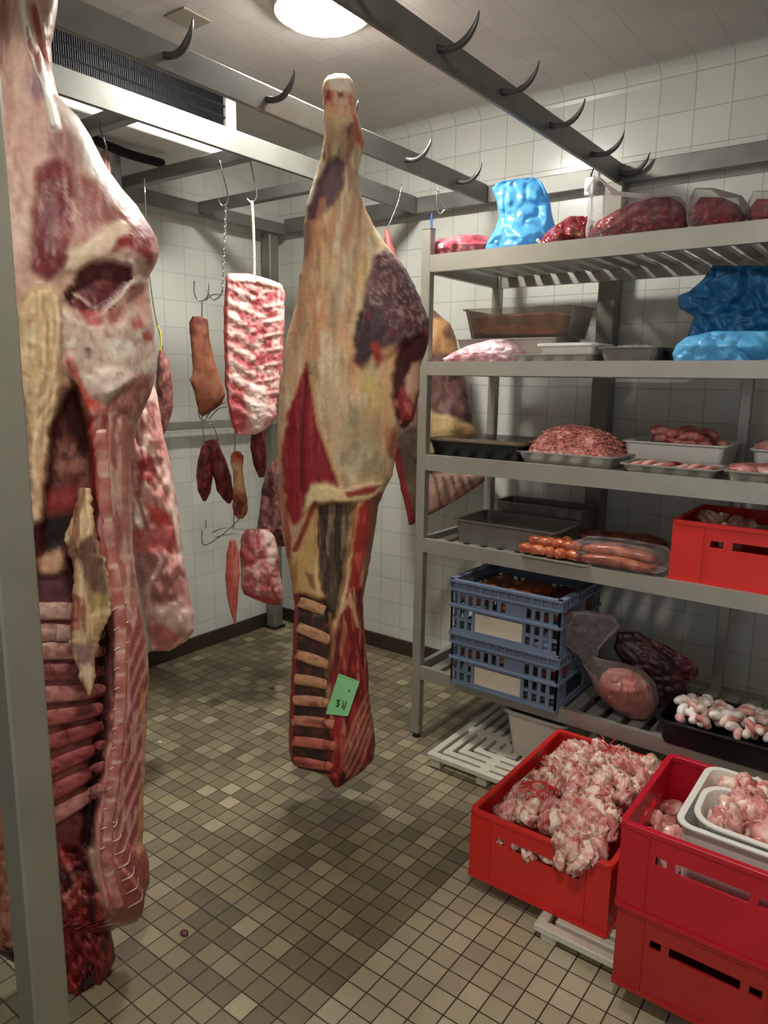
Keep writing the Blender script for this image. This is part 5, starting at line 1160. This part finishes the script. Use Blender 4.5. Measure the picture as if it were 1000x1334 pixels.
# heap of fat and bones
for k in range(230):
    a, b_ = rng.uniform(0, 1), rng.uniform(0, 1)
    x, yy = -.945 + .05 + a * .325, 1.705 + .055 + b_ * .525
    top = .235 + .085 * math.sin(min(1, a * 1.5) * PI * .55) * (.55 + .45 * math.sin(b_ * PI)) 
    scrap('pale pink lump of fat and bone heaped in the front red crate', 'trimmings in the front red crate', (x, yy, top - rng.uniform(0, .035)), rng.uniform(-3, 3, 3), rng.uniform(.5, 1.12))
for k, (x, yy, z, sc) in enumerate(((-.66, 1.712, .268, .8), (-.625, 1.705, .276, .9), (-.59, 1.712, .270, .8), (-.655, 1.692, .235, .68), (-.605, 1.694, .25, .8))):
    scrap('pale lump of fat hanging over the front rim of the front red crate', 'lumps over the crate rim', (x, yy, z), rng.uniform(-3, 3, 3), sc, k=k)
for k in range(6):
    scrap('pale bone showing through the hand hole of the front red crate', 'bones behind the hand hole', (-.86 + k * .05, 1.735, .195 + .01 * (k % 2)), rng.uniform(-3, 3, 3), .8, k=k)
M['twine'] = mat('red_netting', (206, 40, 44), rough=.5)
g = G(); nc = np.array([-.70, 2.16, .335])
for k in range(9):
    th = k * .75; e = nc + np.array([math.cos(th) * .05, math.sin(th) * .05, -.03]); tip = nc + np.array([math.cos(th * 1.7) * .05, math.sin(th * 1.3) * .03, .02 + .03 * rng.rand()])
    g.tube(spline([e, nc + np.array([0, 0, .012]), tip], 8), .0016, 5)
tag(obj('red_netting', g, M['twine'], loc=nc), 'tangle of red netting on top of the fat in the front crate', 'netting', kind='stuff')
g = G(); nc = np.array([-.80, 1.86, .315])
for k in range(22):
    a = rng.uniform(0, 2 * PI); p0 = nc + np.array([math.cos(a) * .06, math.sin(a) * .06, -.01]); p1 = nc + np.array([math.cos(a + 2.4) * .06, math.sin(a + 2.4) * .06, -.012]); g.tube(spline([p0, (p0 + p1) / 2 + np.array([0, 0, .016]), p1], 8), .0012, 5)
tag(obj('red_netting', g, M['twine'], loc=nc), 'flat red netting over the trimmings near the left front of the crate', 'netting', kind='stuff')
# tubs and meat in the crimson crate
zb = .053 + .214 + .01
for k in range(14):
    scrap('dark red scrap beside the white tubs in the crimson crate', 'dark scraps in the crimson crate', (-.44 + rng.uniform(0, .07), 1.63 + rng.uniform(0, .30), zb + .05 + rng.uniform(0, .06)), rng.uniform(-3, 3, 3), 1.1, k=7)
o = tray('meat_tub', 'white rectangular tub of pink meat at the back of the crimson crate', 'tub', -.235, 1.80, zb + .015, .265, .335, .205, M['tubw'], .01, .012, .03)
for k in range(14):
    scrap('pale pink scrap in the rear white tub of the crimson crate', 'scraps in the rear tub', (-.215 + rng.uniform(-.10, .10), 1.885 + rng.uniform(-.02, .06), zb + .17 + rng.uniform(0, .03)), rng.uniform(-3, 3, 3), 1.1)
o = tray('meat_tub', 'white rounded tub of raw meat tilted at the front of the crimson crate', 'tub', -.230, 1.745, zb + .112, .225, .185, .125, M['tubw'], .02, .010, .05); o.rotation_euler = (.05, .03, .03)
for k in range(16):
    scrap('raw pink piece in the tilted front tub of the crimson crate', 'pieces in the front tub', (-.230 + rng.uniform(-.065, .07), 1.745 + rng.uniform(-.045, .045), zb + .195 + rng.uniform(0, .03)), rng.uniform(-3, 3, 3), 1.1, k=(k % 3) + 5)
for k in range(8):
    if k not in used: PM[k].location = (-.75, 1.95, .2); tag(PM[k], 'pale pink lump of fat and bone heaped in the front red crate', 'meat scrap', 'trimmings in the front red crate')

# crumbs on the floor
for (u, v, r, lab, mm) in ((355, 897, .011, 'small dark red scrap on the floor left of the middle carcass', M['darkmeat']), (479, 1107, .0, '', None), (240, 1217, .010, 'small dark crumb on the floor tiles in front of the near carcass', M['darkmeat']), (208, 968, .008, 'tiny pale crumb on the floor right of the near carcass spine', M['fat'])):
    if r:
        q = at_z([u], [v], 0.0)[0]; o = obj('meat_crumb', blob_g(r * 1.3, r, r * .5, .3, 3, int(u), 14, 10), mm, None, smooth=True, loc=(0, 0, 0)); o.location = (q[0], q[1], r * .42); tag(o, lab, 'meat scrap')
# temperature sensor hanging under the wall beam
q = at_y([768], [243], 3.03)[0]
t = thing('temperature_sensor', 'small white sensor box with a black dot hanging under the wall beam', 'sensor', tuple(q))
obj('sensor_case', G().box(-.02, .02, -.012, .012, -.035, .035), M['white'], t, world=False, bevel=.003)
obj('sensor_eye', G().tube([(0, -.011, -.015), (0, -.015, -.015)], [.009, .008], 12), M['black'], t, world=False)
obj('cable', G().tube(spline([(0, 0, .034), (.006, .004, .06), (.012, .02, .10)], 8), .003, 6), M['black'], t, world=False)
# ================================================================== LIGHT AND COLOUR
w = bpy.data.worlds.new('world'); S.world = w; w.use_nodes = True
w.node_tree.nodes['Background'].inputs[0].default_value = (.75, .8, .85, 1); w.node_tree.nodes['Background'].inputs[1].default_value = WORLD
S.view_settings.view_transform = 'Standard'; S.view_settings.look = 'None'; S.view_settings.gamma = 1; S.view_settings.use_curve_mapping = False
S.view_settings.exposure = EXPO
